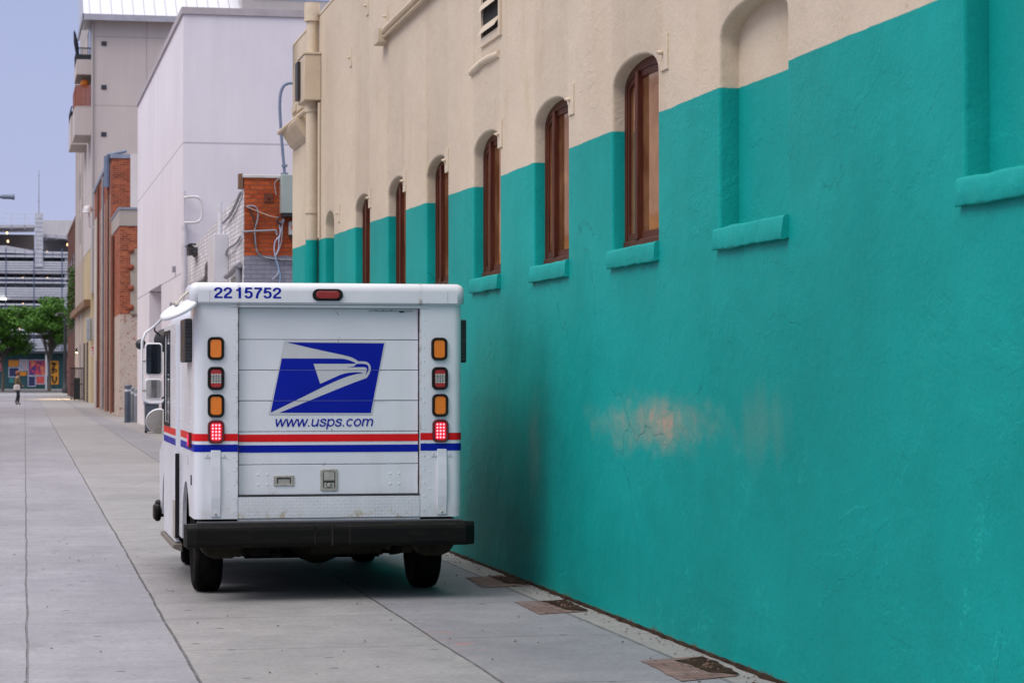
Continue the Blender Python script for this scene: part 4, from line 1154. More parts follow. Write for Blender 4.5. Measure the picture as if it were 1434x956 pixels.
# tubular mirror frame at the front left corner
m = MB()
fy = 3.62
def lp(x, z, y=fy): return (x, y, z)
m.tube([(-0.93, 3.05, 2.10), (-1.02, fy, 1.99), lp(-1.10, 1.93), lp(-1.128, 1.86), lp(-1.13, 1.42), lp(-1.112, 1.365), lp(-1.06, 1.345), lp(-0.97, 1.345), lp(-0.93, 1.38), (-0.90, 3.5, 1.40)], 0.0115, 10)
fm = T(m, 'mirror_frame', M_MWH, smooth=60)
for za, zb, gm in ((1.572, 1.848, M_MIRROR), (1.372, 1.548, M_MIRROR)):
    m = MB(); m.prism(rrect(-1.106, -0.958, za, zb, 0.028, 4), 'y', fy - 0.01, fy + 0.05)
    h_ = T(m, 'mirror_housing', M_MWH, bevel=0.010); h_.parent = fm
    m = MB(); m.prism(rrect(-1.094, -0.970, za + 0.013, zb - 0.013, 0.022, 4), 'y', fy - 0.0125, fy - 0.009)
    g_ = T(m, 'mirror_face', gm if za < 1.5 else simple('dark_mirror_glass', (0.05, 0.06, 0.07), 0.04, metal=1.0, var=0.02)); g_.parent = fm
m = MB(); m.tube([lp(-1.13, 1.70), lp(-1.10, 1.70)], 0.014, 8); m.tube([lp(-1.13, 1.45), lp(-1.10, 1.45)], 0.014, 8)
o = T(m, 'mirror_clamp', M_CHROME); o.parent = fm
cm = disc(None, 'convex_mirror', (-0.965, 3.9, 1.182), (0.10, 1.0, 0.42), 0.118, M_MWH, M_MIRROR, 0.03)
m = MB(); m.tube([(-0.965, 3.92, 1.19), (-0.93, 3.95, 1.05), (-0.86, 3.95, 0.98)], 0.010, 8)
o = T(m, 'mirror_arm', M_MWH, smooth=60); o.parent = cm
disc(None, 'hood_mirror', (-0.925, 3.75, 1.87), (-0.3, -0.9, 0.05), 0.10, M_BLACKM, None, 0.05)
disc(None, 'hood_mirror', (-1.118, 4.05, 1.84), (-0.3, -0.9, 0.05), 0.045, M_BLACKM, None, 0.05)
m = MB(); m.tube([(-1.118, 4.05, 1.84), (-1.1, 3.9, 1.88), lp(-1.128, 1.86)], 0.008, 6); m.tube([(-0.925, 3.75, 1.87), (-1.02, 3.7, 1.95), (-1.02, fy, 1.99)], 0.008, 6)
T(m, 'mirror_arm', M_BLACKM)
m = MB(); m.box(-0.955, -0.86, 3.72, 3.80, 1.285, 1.395)
T(m, 'mirror_motor', M_BLACKM, bevel=0.015, seg=3)
#@@BACKGROUND
def W(mb, name, mats, parent, **k):
    """part given in world coordinates under a placed Empty"""
    o = mb.build(name, mats, parent, **k)
    top = parent
    while top.parent: top = top.parent
    o.matrix_parent_inverse = Matrix.Translation(-Vector(top.location)) if parent is top else Matrix()
    return o
M_WHITEW = white_wall = None
def plain_wall(name, c1, c2, lines=(), rough=0.8, stain=None, vlines=(), sc=0.35):
    n = NB(name)
    x, y, z = n.xyz()
    col = n.mix(n.mr(n.noise(sc, 5, 0.6), 0.3, 0.7), c1, c2)
    col = n.gain(col, n.mr(n.noise(1.0, 6, 0.65, v=n.scale(n.obj, (2.2, 2.2, 0.25))), 0.3, 0.7, 0.95, 1.04, False))
    if stain:
        st = n.math('MULTIPLY', n.mr(n.noise(1.1, 6, 0.7, v=n.scale(n.obj, (2.5, 2.5, 0.3))), 0.6, 0.78), stain[1])
        col = n.mix(st, col, stain[0])
    h = None
    for zl in lines:
        l = n.mr(n.math('ABSOLUTE', n.math('SUBTRACT', z, zl)), 0.012, 0.03, 1, 0)
        h = l if h is None else n.math('MAXIMUM', h, l)
    for xl in vlines:
        l = n.mr(n.math('ABSOLUTE', n.math('SUBTRACT', x, xl)), 0.012, 0.03, 1, 0)
        h = l if h is None else n.math('MAXIMUM', h, l)
    if h is not None: col = n.mix(n.math('MULTIPLY', h, 0.6), col, tuple(0.4 * q for q in c1))
    return n.done(col, rough, n.bump(n.noise(25, 4), 0.3, 0.006), spec=0.3)

# ------------------------------------------------------------------ orange brick building behind the teal one
BX, BY = 4.30, 44.83
BB = thing('brick_building', 'low orange brick building with grey painted base and white painted brick side', 'building', (BX, BY, 0))
M_OBRICK = brick_mat('orange_brick', (0.36, 0.062, 0.020), (0.47, 0.105, 0.035), (0.23, 0.075, 0.04), bh=0.082, bw=0.25, paint=[(-1, 3.80, (0.235, 0.24, 0.30), 1.1)])
M_WBRICK = brick_mat('white_painted_brick', (0.60, 0.60, 0.64), (0.68, 0.67, 0.70), (0.40, 0.39, 0.43), bh=0.082, bw=0.25)
m = MB(); m.box(BX, BX + 9, BY, BY + 0.3, -0.05, 5.22)
W(m, 'front_wall', M_OBRICK, BB)
m = MB(); m.prism([(BY + 0.002, -0.05), (58.9, -0.05), (58.9, 4.60), (54, 4.64), (48.6, 4.88), (BY + 0.002, 5.02)], 'x', BX - 0.012, BX + 0.25)
W(m, 'side_wall', M_WBRICK, BB)
m = MB(); m.box(BX + 0.25, BX + 9, BY + 0.3, 58.8, 4.4, 4.5)
W(m, 'roof', M_ASPH, BB)
m = MB(); m.box(BX - 0.03, BX + 9, BY - 0.03, BY + 0.33, 5.221, 5.28)
W(m, 'coping', simple('pale_coping', (0.62, 0.60, 0.60), 0.7), BB, bevel=0.01)
m = MB(); m.box(BX - 0.10, BX - 0.015, BY + 0.02, BY + 0.2, 5.02, 5.30)
W(m, 'scupper', simple('rusty_metal', (0.20, 0.11, 0.07), 0.7, var=0.4), BB, bevel=0.005)
M_UTIL = simple('utility_grey_green', (0.30, 0.355, 0.335), 0.5, var=0.06)
m = MB(); m.box(4.955, 5.75, BY - 0.30, BY - 0.001, 4.56, 5.27)
eb = W(m, 'electrical_box', M_UTIL, BB, bevel=0.012)
m = MB(); m.box(4.98, 5.73, BY - 0.28, BY - 0.02, 4.50, 4.558)
o = W(m, 'base_shadow_tray', M_BLACKM, eb)
m = MB(); m.box(5.115, 5.30, BY - 0.14, BY - 0.001, 4.17, 4.42)
sb_ = W(m, 'switch_box', simple('pale_grey_enclosure', (0.42, 0.43, 0.42), 0.5), BB, bevel=0.01)
m = MB(); m.box(5.155, 5.215, BY - 0.146, BY - 0.141, 4.275, 4.345)
W(m, 'red_label', simple('red_label', (0.6, 0.05, 0.02), 0.5), sb_)
m = MB(); m.box(5.13, 5.29, BY - 0.12, BY - 0.02, 4.12, 4.169)
W(m, 'cable_gland', M_BLACKM, sb_)
m = MB(); m.box(4.67, 4.83, BY - 0.02, BY + 0.001, 4.78, 4.94); m.lathe([(0.025, 0), (0.02, 0.03), (0, 0.035)], 8, Matrix.Translation((4.75, BY - 0.02, 4.86)) @ Matrix.Rotation(R(90), 4, 'X'))
W(m, 'wall_plate', simple('dark_rust_plate', (0.13, 0.035, 0.018), 0.8, var=0.3), BB)
M_CABB = simple('dark_cable', (0.03, 0.03, 0.035), 0.6)
M_CABG = simple('grey_cable', (0.26, 0.27, 0.31), 0.5)
M_CABW = simple('blue_white_cable', (0.42, 0.48, 0.62), 0.5)
def sp3(p, n=6):
    out = []
    for i in range(len(p) - 1):
        p0, p1, p2, p3 = [Vector(q) for q in (p[max(i - 1, 0)], p[i], p[i + 1], p[min(i + 2, len(p) - 1)])]
        for k in range(n):
            t = k / n
            out.append(0.5 * (2 * p1 + (p2 - p0) * t + (2 * p0 - 5 * p1 + 4 * p2 - p3) * t * t + (3 * p1 - p0 - 3 * p2 + p3) * t ** 3))
    return out + [Vector(p[-1])]
def bp(u, v, d=0.05):
    """point on the brick front from its position in a sketch 956 units wide"""
    return (BX + (u - 487) * 0.00222, BY - d, 5.26 - (v - 37) * 0.00222)
cab = [
 ('cable', M_CABB, 0.014, [bp(490, 290), bp(530, 320), bp(565, 400), bp(575, 480), bp(570, 560), bp(585, 650), bp(640, 705), bp(720, 735), bp(800, 735), bp(950, 745)]),
 ('cable', M_CABG, 0.016, [bp(500, 295), bp(560, 290), bp(595, 320), bp(597, 400), bp(575, 480), bp(575, 560), bp(590, 660), bp(650, 712), bp(740, 730), bp(830, 735), bp(950, 742)]),
 ('cable', simple('pale_cable', (0.55, 0.42, 0.36), 0.6), 0.008, [bp(500, 297, .07), bp(600, 335, .07), bp(700, 372, .07), bp(780, 385, .07)]),
 ('conduit', M_CABG, 0.020, [bp(470, 507), bp(540, 500), bp(640, 495), bp(740, 490), bp(752, 500), bp(758, 530)]),
 ('cable', M_CABB, 0.016, [bp(820, 370, .1), bp(770, 385, .1), bp(755, 420, .1), bp(790, 440, .08)]),
 ('cable', M_CABW, 0.012, [bp(810, 395, .08), bp(780, 440), bp(785, 520), bp(745, 580), bp(735, 650), bp(745, 710), bp(770, 800), bp(765, 850), bp(720, 900)]),
 ('cable', M_CABW, 0.012, [bp(815, 395, .1), bp(795, 470, .07), bp(775, 560, .07), bp(770, 640, .07), bp(750, 690, .07), bp(745, 740, .07)]),
 ('cable', M_CABG, 0.011, [bp(800, 400, .09), bp(800, 500, .09), bp(790, 600, .09), bp(760, 680, .09), bp(740, 715, .07)]),
 ('cable', M_CABG, 0.010, [bp(790, 50), bp(745, 85), bp(740, 130), bp(752, 195)]),
 ('cable', simple('light_blue_cable', (0.25, 0.45, 0.75), 0.5), 0.010, [bp(740, 720, .08), bp(765, 790, .06), bp(785, 860), bp(780, 940)]),
]
for nm_, mt, r, pts in cab:
    m = MB(); m.tube(sp3(pts), r, 6); W(m, nm_, mt, BB, smooth=60)
# fittings on the white brick side
m = MB(); m.box(BX - 0.30, BX - 0.013, 47.9, 49.4, 3.4, 4.36)
W(m, 'meter_cabinet', simple('white_enclosure', (0.60, 0.60, 0.64), 0.5, var=0.06), BB, bevel=0.012)
m = MB(); m.tube([(BX - 0.12, 48.6, 4.36), (BX - 0.12, 48.6, 5.05)], 0.05, 10); m.tube([(BX - 0.12, 48.2, 3.4), (BX - 0.12, 48.2, 2.2)], 0.05, 10)
W(m, 'riser_pipe', simple('white_pipe', (0.58, 0.58, 0.62), 0.5), BB, smooth=50)
m = MB(); m.tube(sp3([(BX - 0.06, 45.0, 3.62), (BX - 0.10, 45.3, 3.60), (BX - 0.10, 46.5, 3.52), (BX - 0.10, 47.4, 3.50)]), 0.055, 10); m.tube(sp3([(BX - 0.07, 45.2, 3.62), (BX - 0.07, 45.15, 3.55), (BX - 0.07, 45.15, 3.1)]), 0.055, 10)
W(m, 'vent_pipe', M_CABG, BB, smooth=50)
m = MB(); m.tube(sp3([(BX - 0.05, 50.2, 4.02), (BX - 0.05, 52.5, 3.98), (BX - 0.05, 53.0, 3.7), (BX - 0.05, 55.5, 3.66), (BX - 0.05, 57.2, 3.5), (BX - 0.05, 57.4, 3.0)]), 0.045, 8)
W(m, 'conduit', simple('old_grey_conduit', (0.20, 0.19, 0.21), 0.6), BB, smooth=50)
m = MB()
rk = random.Random(2)
for k in range(9):
    a = Vector((BX - 0.08 + rk.uniform(-.05, .05), 56 + rk.uniform(-.6, .6), 4.42 + rk.uniform(-.1, .1)))
    m.tube(sp3([a, a + Vector((-0.1, rk.uniform(-.5, .5), rk.uniform(-.12, .12))), a + Vector((0.02, rk.uniform(-.6, .6), rk.uniform(-.15, .1)))], 3), 0.025, 5)
m.box(BX - 0.22, BX - 0.012, 55.7, 56.4, 4.34, 4.50)
W(m, 'wire_cluster', M_CABB, BB)
m = MB(); m.tube(sp3([(BX - 0.05, 45.0, 4.95), (BX - 0.06, 46.0, 4.78), (BX - 0.06, 47.2, 4.66), (BX - 0.08, 48.4, 4.60)]), 0.03, 6)
W(m, 'cable_bracket', M_CABG, BB)
m = MB(); m.tube(sp3([(BX - 0.05, 45.0, 4.14), (BX - 0.05, 46.0, 4.06), (BX - 0.1, 47.0, 4.02), (BX - 0.05, 48.0, 3.95)]), 0.022, 6)
W(m, 'cable', M_CABG, BB)
# feed pipe from the teal wall up and down to the electrical box
mf = MB(); mf.tube(sp3([(5.36, BY - 0.15, 6.95), (5.12, BY - 0.15, 6.97), (4.99, BY - 0.15, 6.88), (4.94, BY - 0.15, 6.6), (4.97, BY - 0.15, 6.0), (5.03, BY - 0.15, 5.30)], 8), 0.028, 8); mf.lathe([(0.055, 0), (0.055, 0.04)], 10, Matrix.Translation((5.03, BY - 0.15, 5.42))); mf.lathe([(0.07, 0), (0.07, 0.03)], 10, Matrix.Translation((5.03, BY - 0.15, 5.28)))
mf.tube([(5.36, BY - 0.15, 6.95), (5.36, BY + 0.1, 6.95), (5.36, BY + 0.1, 5.0)], 0.028, 8)
W(mf, 'service_mast', simple('blue_grey_conduit', (0.16, 0.20, 0.29), 0.5), BB, smooth=60)

# ------------------------------------------------------------------ white building
YW = 60.6
WB = thing('white_building', 'tall plain white stucco building with a recessed doorway on its alley side', 'building', (BX, YW, 0))
M_WW = plain_wall('white_stucco', (0.70, 0.675, 0.735), (0.755, 0.73, 0.785), lines=(7.35, 4.13), stain=((0.62, 0.54, 0.46), 0.25))
m = MB()
m.poly([(BX, YW, 0), (BX + 11, YW, 0), (BX + 11, YW, 10.55), (BX, YW, 10.55)])
y0, y1, ra, rb, rz_ = YW, 81.9, 69.15, 75.1, 4.16
m.poly([(BX, y0, 0), (BX, ra, 0), (BX, ra, 10.55), (BX, y0, 10.55)])
m.poly([(BX, ra, rz_), (BX, rb, rz_), (BX, rb, 10.55), (BX, ra, 10.55)])
m.poly([(BX, rb, 0), (BX, y1, 0), (BX, y1, 10.55), (BX, rb, 10.55)])
m.poly([(BX, ra, 0), (BX + 1.2, ra, 0), (BX + 1.2, ra, rz_), (BX, ra, rz_)])
m.poly([(BX, rb, 0), (BX + 1.2, rb, 0), (BX + 1.2, rb, rz_), (BX, rb, rz_)])
m.poly([(BX, ra, rz_), (BX + 1.2, ra, rz_), (BX + 1.2, rb, rz_), (BX, rb, rz_)])
m.poly([(BX + 1.2, ra, 0), (BX + 1.2, rb, 0), (BX + 1.2, rb, rz_), (BX + 1.2, ra, rz_)])
m.poly([(BX, y1, 0), (BX + 11, y1, 0), (BX + 11, y1, 10.55), (BX, y1, 10.55)])
m.poly([(BX + 11, y0, 0), (BX + 11, y1, 0), (BX + 11, y1, 10.55), (BX + 11, y0, 10.55)])
m.poly([(BX, y0, 10.4), (BX + 11, y0, 10.4), (BX + 11, y1, 10.4), (BX, y1, 10.4)])
W(m, 'wall', M_WW, WB)
m = MB()
m.box(BX - 0.05, BX + 11, YW - 0.05, YW + 0.25, 10.551, 10.72); m.box(BX - 0.05, BX + 0.25, YW + 0.25, 81.95, 10.551, 10.72)
W(m, 'coping', simple('grey_coping', (0.40, 0.37, 0.39), 0.6, var=0.1), WB)
m = MB(); m.tube([(BX + 0.02, YW - 0.10, 5.3), (BX + 0.02, YW - 0.10, 0.1)], 0.075, 10); m.tube([(BX + 0.02, YW - 0.10, 6.15), (BX + 0.02, YW - 0.10, 5.3)], 0.03, 8)
W(m, 'downpipe', simple('white_downpipe', (0.60, 0.58, 0.62), 0.5), WB, smooth=50)
m = MB(); m.tube(sp3([(BX + 0.02, YW - 0.16, 5.98), (BX + 0.30, YW - 0.3, 5.99), (BX + 0.42, YW - 0.3, 5.88), (BX + 0.44, YW - 0.3, 5.65), (BX + 0.42, YW - 0.3, 5.46), (BX + 0.30, YW - 0.3, 5.36), (BX + 0.02, YW - 0.16, 5.36)]), 0.028, 8)
W(m, 'rail_hoop', simple('white_rail', (0.66, 0.64, 0.67), 0.5), WB, smooth=60)
m = MB(); m.box(BX + 1.15, BX + 1.19, 70.5, 73.0, 0.0, 3.0)
W(m, 'door', simple('grey_steel_door', (0.28, 0.28, 0.32), 0.5), WB)
m = MB(); m.box(4.78, 7.0, 63, 68, 10.721, 10.93)
W(m, 'roof_curb', simple('pale_blue_flashing', (0.40, 0.47, 0.62), 0.5), WB)
m = MB(); m.box(BX - 0.08, BX - 0.001, 63.2, 63.5, 4.25, 4.4); m.box(BX - 0.06, BX - 0.001, 64.5, 64.65, 3.2, 3.5)
W(m, 'wall_bracket', M_CABG, WB)

# ------------------------------------------------------------------ brick annex and warehouse further along
M_RB = brick_mat('red_brick_worn', (0.24, 0.048, 0.022), (0.46, 0.125, 0.052), (0.36, 0.23, 0.17), bh=0.085, bw=0.26, paint=[(-1, 3.95, (0.56, 0.48, 0.43), 0.60)])
M_RB2 = brick_mat('dark_red_brick', (0.20, 0.042, 0.022), (0.40, 0.105, 0.048), (0.32, 0.19, 0.14), bh=0.085, bw=0.26)
AN = thing('brick_annex', 'worn red brick annex with grey parapet and flaking white painted base', 'building', (BX, 94.7, 0))
m = MB(); m.box(BX, BX + 7, 94.7, 101.9, -0.05, 7.35)
W(m, 'wall', M_RB, AN)
m = MB(); m.box(BX - 0.03, BX + 7, 94.66, 101.9, 7.351, 7.98)
W(m, 'parapet', plain_wall('weathered_concrete_cap', (0.34, 0.31, 0.28), (0.42, 0.38, 0.35), stain=((0.2, 0.18, 0.16), 0.4)), AN)
m = MB(); m.box(BX - 0.06, BX + 7, 94.62, 101.9, 7.981, 8.06)
W(m, 'flashing', simple('blue_grey_flashing', (0.22, 0.26, 0.34), 0.5), AN)
m = MB(); m.box(BX + 0.40, BX + 0.9, 94.60, 94.699, 3.95, 6.45)
W(m, 'cement_patch', plain_wall('grey_cement_patch', (0.33, 0.29, 0.25), (0.40, 0.36, 0.31), sc=1.5), AN)
for z in (6.4, 5.75, 4.95, 4.20):
    m = MB(); m.lathe([(0.13, 0), (0.11, 0.05), (0.04, 0.09), (0, 0.09)], 8, Matrix.Translation((BX + 0.42, 94.59, z)) @ Matrix.Rotation(R(90), 4, 'X'))
    W(m, 'anchor_boss', simple('rusty_boss', (0.24, 0.06, 0.03), 0.8), AN)
for yy, zz in ((95.8, 0), (97.7, 0), (99.6, 0)):
    m = MB(); m.box(BX - 0.002, BX + 0.02, yy, yy + 1.1, 4.6, 6.6)
    W(m, 'bricked_window', M_RB2, AN)
for yy in (99.0,):
    m = MB(); m.tube([(BX - 0.09, yy, 0.1), (BX - 0.09, yy, 7.2)], 0.07, 8)
    W(m, 'drainpipe', simple('rust_brown_pipe', (0.15, 0.06, 0.04), 0.6), AN, smooth=50)
WHB = thing('brick_warehouse', 'taller dark red brick warehouse with pale infill strips and pipes down its side', 'building', (BX, 102, 0))
m = MB(); m.box(BX, BX + 8, 102, 122, -0.05, 10.6)
W(m, 'wall', M_RB2, WHB)
m = MB(); m.box(BX - 0.08, BX + 8, 101.95, 122, 10.601, 10.78)
W(m, 'coping', simple('blue_grey_flashing', (0.22, 0.26, 0.34), 0.5), WHB)
m = MB(); m.box(5.05, 5.75, 101.5, 101.99, 7.9, 10.75)
W(m, 'chimney', plain_wall('stained_white_pier', (0.60, 0.56, 0.54), (0.66, 0.62, 0.60), stain=((0.42, 0.26, 0.12), 0.9)), WHB)
for ya, yb in ((103.6, 106.6), (109.0, 113.2), (115, 121.9)):
    m = MB(); m.box(BX - 0.03, BX - 0.001, ya, yb, 0, 9.2)
    W(m, 'pale_infill', plain_wall('cream_render', (0.48, 0.42, 0.36), (0.56, 0.50, 0.44), stain=((0.3, 0.2, 0.13), 0.5)), WHB)
for yy, mt_, r in ((102.3, simple('rust_brown_pipe', (0.15, 0.06, 0.04), 0.6), 0.05), (108.0, M_CABG, 0.06), (113.6, simple('rust_brown_pipe', (0.15, 0.06, 0.04), 0.6), 0.06)):
    m = MB(); m.tube([(BX - 0.14, yy, 0.1), (BX - 0.14, yy, 10.3)], r, 8)
    W(m, 'drainpipe', mt_, WHB, smooth=50)
m = MB(); m.tube([(BX - 0.2, 102.2, 10.7), (BX - 0.2, 102.2, 9.4)], 0.13, 8); m.tube([(BX - 0.2, 102.2, 10.75), (BX + 0.6, 102.0, 10.9)], 0.06, 8)
W(m, 'gutter_head', simple('blue_grey_conduit2', (0.13, 0.17, 0.25), 0.5), WHB)
for ya in (105.0, 110.3, 117.5):
    m = MB(); m.box(BX - 0.05, BX - 0.031, ya, ya + 1.2, 0, 2.3)
    W(m, 'door', simple('faded_blue_grey_door', (0.24, 0.25, 0.30), 0.6), WHB)
m = MB(); m.lathe([(0.0, 0.32), (0.16, 0.28), (0.24, 0.1), (0.24, 0), (0.3, -0.03), (0, -0.06)], 12, Matrix.Translation((BX - 0.35, 121.5, 9.65))); m.tube([(BX - 0.3, 121.5, 9.6), (BX - 0.25, 121.5, 8.9), (BX, 121.5, 8.9)], 0.05, 6)
W(m, 'security_camera', simple('white_dome', (0.62, 0.62, 0.64), 0.4), WHB, smooth=50)

# ------------------------------------------------------------------ tall tan apartment building
TX, TY = 4.80, 140.9
TA = thing('apartment_building', 'tall tan apartment building with balconies and pale standing seam metal roof', 'building', (TX, TY, 0))
M_TAN = plain_wall('tan_stucco', (0.50, 0.45, 0.435), (0.56, 0.50, 0.48), lines=(17.05, 12.4, 21.0), vlines=(7.9,), sc=0.12)
M_TAN2 = plain_wall('tan_stucco_upper', (0.40, 0.375, 0.37), (0.45, 0.42, 0.41), lines=(24,), sc=0.12)
M_YEL = plain_wall('ochre_stucco', (0.42, 0.33, 0.19), (0.50, 0.39, 0.23), sc=0.3, stain=((0.25, 0.18, 0.1), 0.4))
m = MB(); m.box(TX, TX + 22, TY, 174.3, 9.0, 22.2); m.box(TX, TX + 22, TY, TY + 0.5, 6.3, 8.999); 
W(m, 'wall', M_TAN, TA)
m = MB(); m.box(TX + 0.02, TX + 22, TY + 0.52, 174.3, -0.05, 8.998)
W(m, 'lower_storeys', M_YEL, TA)
m = MB(); m.box(TX + 0.3, TX + 22, 152, 174.3, 22.2, 30)
W(m, 'upper_storey', M_TAN2, TA)
def seam_metal():
    n = NB('standing_seam_metal')
    x, y, z = n.xyz()
    f = n.math('ABSOLUTE', n.math('SUBTRACT', n.math('FRACT', n.math('DIVIDE', x, 0.62)), 0.5))
    l = n.mr(f, 0.03, 0.07, 1, 0)
    col = n.mix(l, (0.56, 0.57, 0.62), (0.35, 0.36, 0.40))
    return n.done(col, 0.4, n.bump(l, 0.6, 0.02), metal=0.2)
M_SEAMM = seam_metal()
m = MB(); m.prism([(TY - 0.6, 22.18), (TY + 4.5, 25.4), (TY + 9.0, 25.4), (TY + 9.0, 22.6), (TY - 0.6, 22.05)], 'x', TX - 0.5, TX + 22)
W(m, 'roof', M_SEAMM, TA)
m = MB(); m.box(TX - 0.55, TX + 22, TY - 0.72, TY - 0.601, 21.85, 22.2); m.box(TX - 0.6, TX - 0.501, TY - 0.72, TY + 8, 21.8, 22.2)
W(m, 'gutter', simple('bluish_gutter', (0.35, 0.36, 0.42), 0.5), TA)
m = MB(); m.box(TX + 5.6, TX + 12.2, TY - 2.6, TY - 0.73, 21.9, 22.9)
m = MB(); m.prism([(TY + 0.2, 22.7), (TY + 0.2, 24.2), (TY + 3, 26.5), (TY + 6, 26.5), (TY + 6, 22.7)], 'x', TX + 8.6, TX + 15.5)
dm_ = W(m, 'dormer', M_TAN2, TA)
m = MB(); m.prism([(TY + 0.15, 23.5), (TY + 2.2, 25.7), (TY + 2.25, 25.65), (TY + 0.2, 23.45)], 'x', TX + 9.2, TX + 14.6)
W(m, 'skylight', simple('skylight_glass', (0.30, 0.38, 0.55), 0.1, spec=0.8), dm_)
for z in (20.6, 18.1, 15.4):
    m = MB(); m.box(TX + 0.52, TX + 0.82, TY - 0.03, TY + 0.001, z - 0.13, z + 0.13)
    W(m, 'wall_vent', simple('dark_vent', (0.03, 0.03, 0.045), 0.6), TA)
m = MB(); m.tube([(TX + 0.02, TY - 0.06, 21.8), (TX + 0.02, TY - 0.06, 6.4)], 0.07, 8)
W(m, 'downpipe', M_TAN2, TA, smooth=50)
M_RAIL = simple('black_railing', (0.015, 0.016, 0.022), 0.5)
M_SLATS = simple('orange_brown_slats', (0.27, 0.06, 0.022), 0.6, var=0.2)
def balcony(ya, yb, xl, zf, zp, zr, slats=False):
    m = MB(); m.box(xl, TX, ya, yb, zf, zp)
    bo = W(m, 'balcony', M_TAN, TA)
    m = MB()
    if slats:
        for k in range(12): m.box(xl + 0.04, TX - 0.02, ya + 0.02, ya + 0.06, zp + 0.03 + k * (zr - zp) / 12, zp + 0.03 + (k + 0.8) * (zr - zp) / 12)
        for k in range(12): m.box(xl + 0.02, xl + 0.06, ya + 0.1, yb, zp + 0.03 + k * (zr - zp) / 12, zp + 0.03 + (k + 0.8) * (zr - zp) / 12)
        W(m, 'privacy_screen', M_SLATS, bo)
    else:
        m.box(xl, TX, ya, ya + 0.06, zr - 0.07, zr); m.box(xl, xl + 0.06, ya, yb, zr - 0.07, zr)
        m.box(xl, TX, ya, ya + 0.05, zp + 0.02, zp + 0.30)
        for k in range(9):
            x = xl + 0.02 + k * (TX - xl - 0.04) / 8; m.box(x - 0.015, x + 0.015, ya + 0.01, ya + 0.04, zp, zr)
        for k in range(20):
            y = ya + 0.1 + k * (yb - ya - 0.1) / 19; m.box(xl + 0.01, xl + 0.04, y - 0.015, y + 0.015, zp, zr)
        W(m, 'railing', M_RAIL, bo)
    m = MB(); m.box(TX - 0.02, TX - 0.001, ya + 0.6, yb - 0.4, zp, zp + 2.1)
    W(m, 'balcony_door', simple('dark_blue_glass', (0.05, 0.055, 0.075), 0.15), bo)
    return bo
balcony(142.0, 147.0, 3.96, 18.95, 19.8, 20.5)
b2 = balcony(142.0, 147.0, 3.86, 15.45, 17.1, 18.3, True)
m = MB(); m.lathe([(0.0, 0.3), (0.2, 0.22), (0.28, 0.0), (0.2, -0.15), (0, -0.2)], 10, Matrix.Translation((4.45, 142.6, 18.45)))
W(m, 'orange_cushion', simple('orange_fabric', (0.55, 0.16, 0.02), 0.8), b2, smooth=60)
balcony(149.5, 155.0, 3.84, 15.6, 17.3, 17.9)
m = MB(); m.lathe([(0.02, 0), (0.10, 0.2), (0.13, 0.9), (0.06, 1.5), (0.0, 1.65)], 8, Matrix.Translation((4.05, 142.3, 19.9)) @ Matrix.Rotation(R(-8), 4, 'Y'))
m.tube([(4.05, 142.3, 19.75), (4.05, 142.3, 20.0)], 0.03, 6)
tag(m.build('folded_parasol', simple('dark_navy_fabric', (0.015, 0.018, 0.03), 0.9), smooth=50), 'dark folded parasol leaning out over the top balcony railing', 'parasol')
for k, ya in enumerate((157, 161, 165, 169)):
    for z in (10.2, 13.2, 16.2, 19.2):
        m = MB(); m.box(TX - 0.01, TX + 0.03, ya, ya + 1.8, z, z + 1.7)
        W(m, 'window', simple('dark_blue_glass', (0.05, 0.055, 0.075), 0.15), TA)
for ya in (157, 163.5, 169.5):
    m = MB(); m.box(TX - 0.14, TX + 0.02, ya - 0.6, ya - 0.1, 0, 21.8)
    W(m, 'pilaster', M_TAN, TA)
m = MB(); m.box(TX - 0.35, TX + 0.02, 143, 174.3, 5.6, 6.0)
W(m, 'belt_course', simple('brown_belt', (0.20, 0.11, 0.055), 0.8), TA)
for ya in (147, 152.5, 160):
    m = MB(); m.box(TX - 0.03, TX + 0.019, ya, ya + 2.2, 0.0, 3.6)
    W(m, 'doorway', simple('dark_brown_door', (0.06, 0.04, 0.028), 0.6), TA)
m = MB(); m.box(TX - 0.20, TX - 0.001, 165.8, 166.2, 3.15, 3.42)
sc0 = W(m, 'wall_lamp', M_BLACKM, TA)
m = MB(); m.box(TX - 0.17, TX - 0.03, 165.83, 166.17, 3.11, 3.149)
W(m, 'bulb', simple('warm_lamp', (1, 0.75, 0.4), 0.4, emis=(1.0, 0.62, 0.25), estr=14), sc0)
pl_ = bpy.data.lights.new('wall_lamp_light', 'SPOT'); pl_.energy = 1800; pl_.color = (1.0, 0.60, 0.24); pl_.shadow_soft_size = 0.08; pl_.spot_size = R(110); pl_.spot_blend = 0.6
plo = bpy.data.objects.new('wall_lamp_light', pl_); COL.objects.link(plo); plo.location = (TX - 0.42, 165.8, 3.15); plo.rotation_euler = (0, R(0), 0)
m = MB(); m.box(TX - 0.25, TX - 0.001, 141.6, 142.6, 3.6, 4.9)
mb_ = W(m, 'meter_box', simple('grey_meter_box', (0.32, 0.34, 0.36), 0.5), TA, bevel=0.02)
m = MB(); m.box(4.86, 5.12, TY - 0.16, TY + 0.4, 3.65, 4.9)
W(m, 'meter_box', simple('grey_meter_box', (0.32, 0.34, 0.36), 0.5), TA, bevel=0.02)
m = MB(); m.box(4.93, 5.03, TY - 0.18, TY - 0.161, 4.0, 4.7)
W(m, 'meter_window', simple('dark_meter_glass', (0.05, 0.06, 0.08), 0.3), TA)

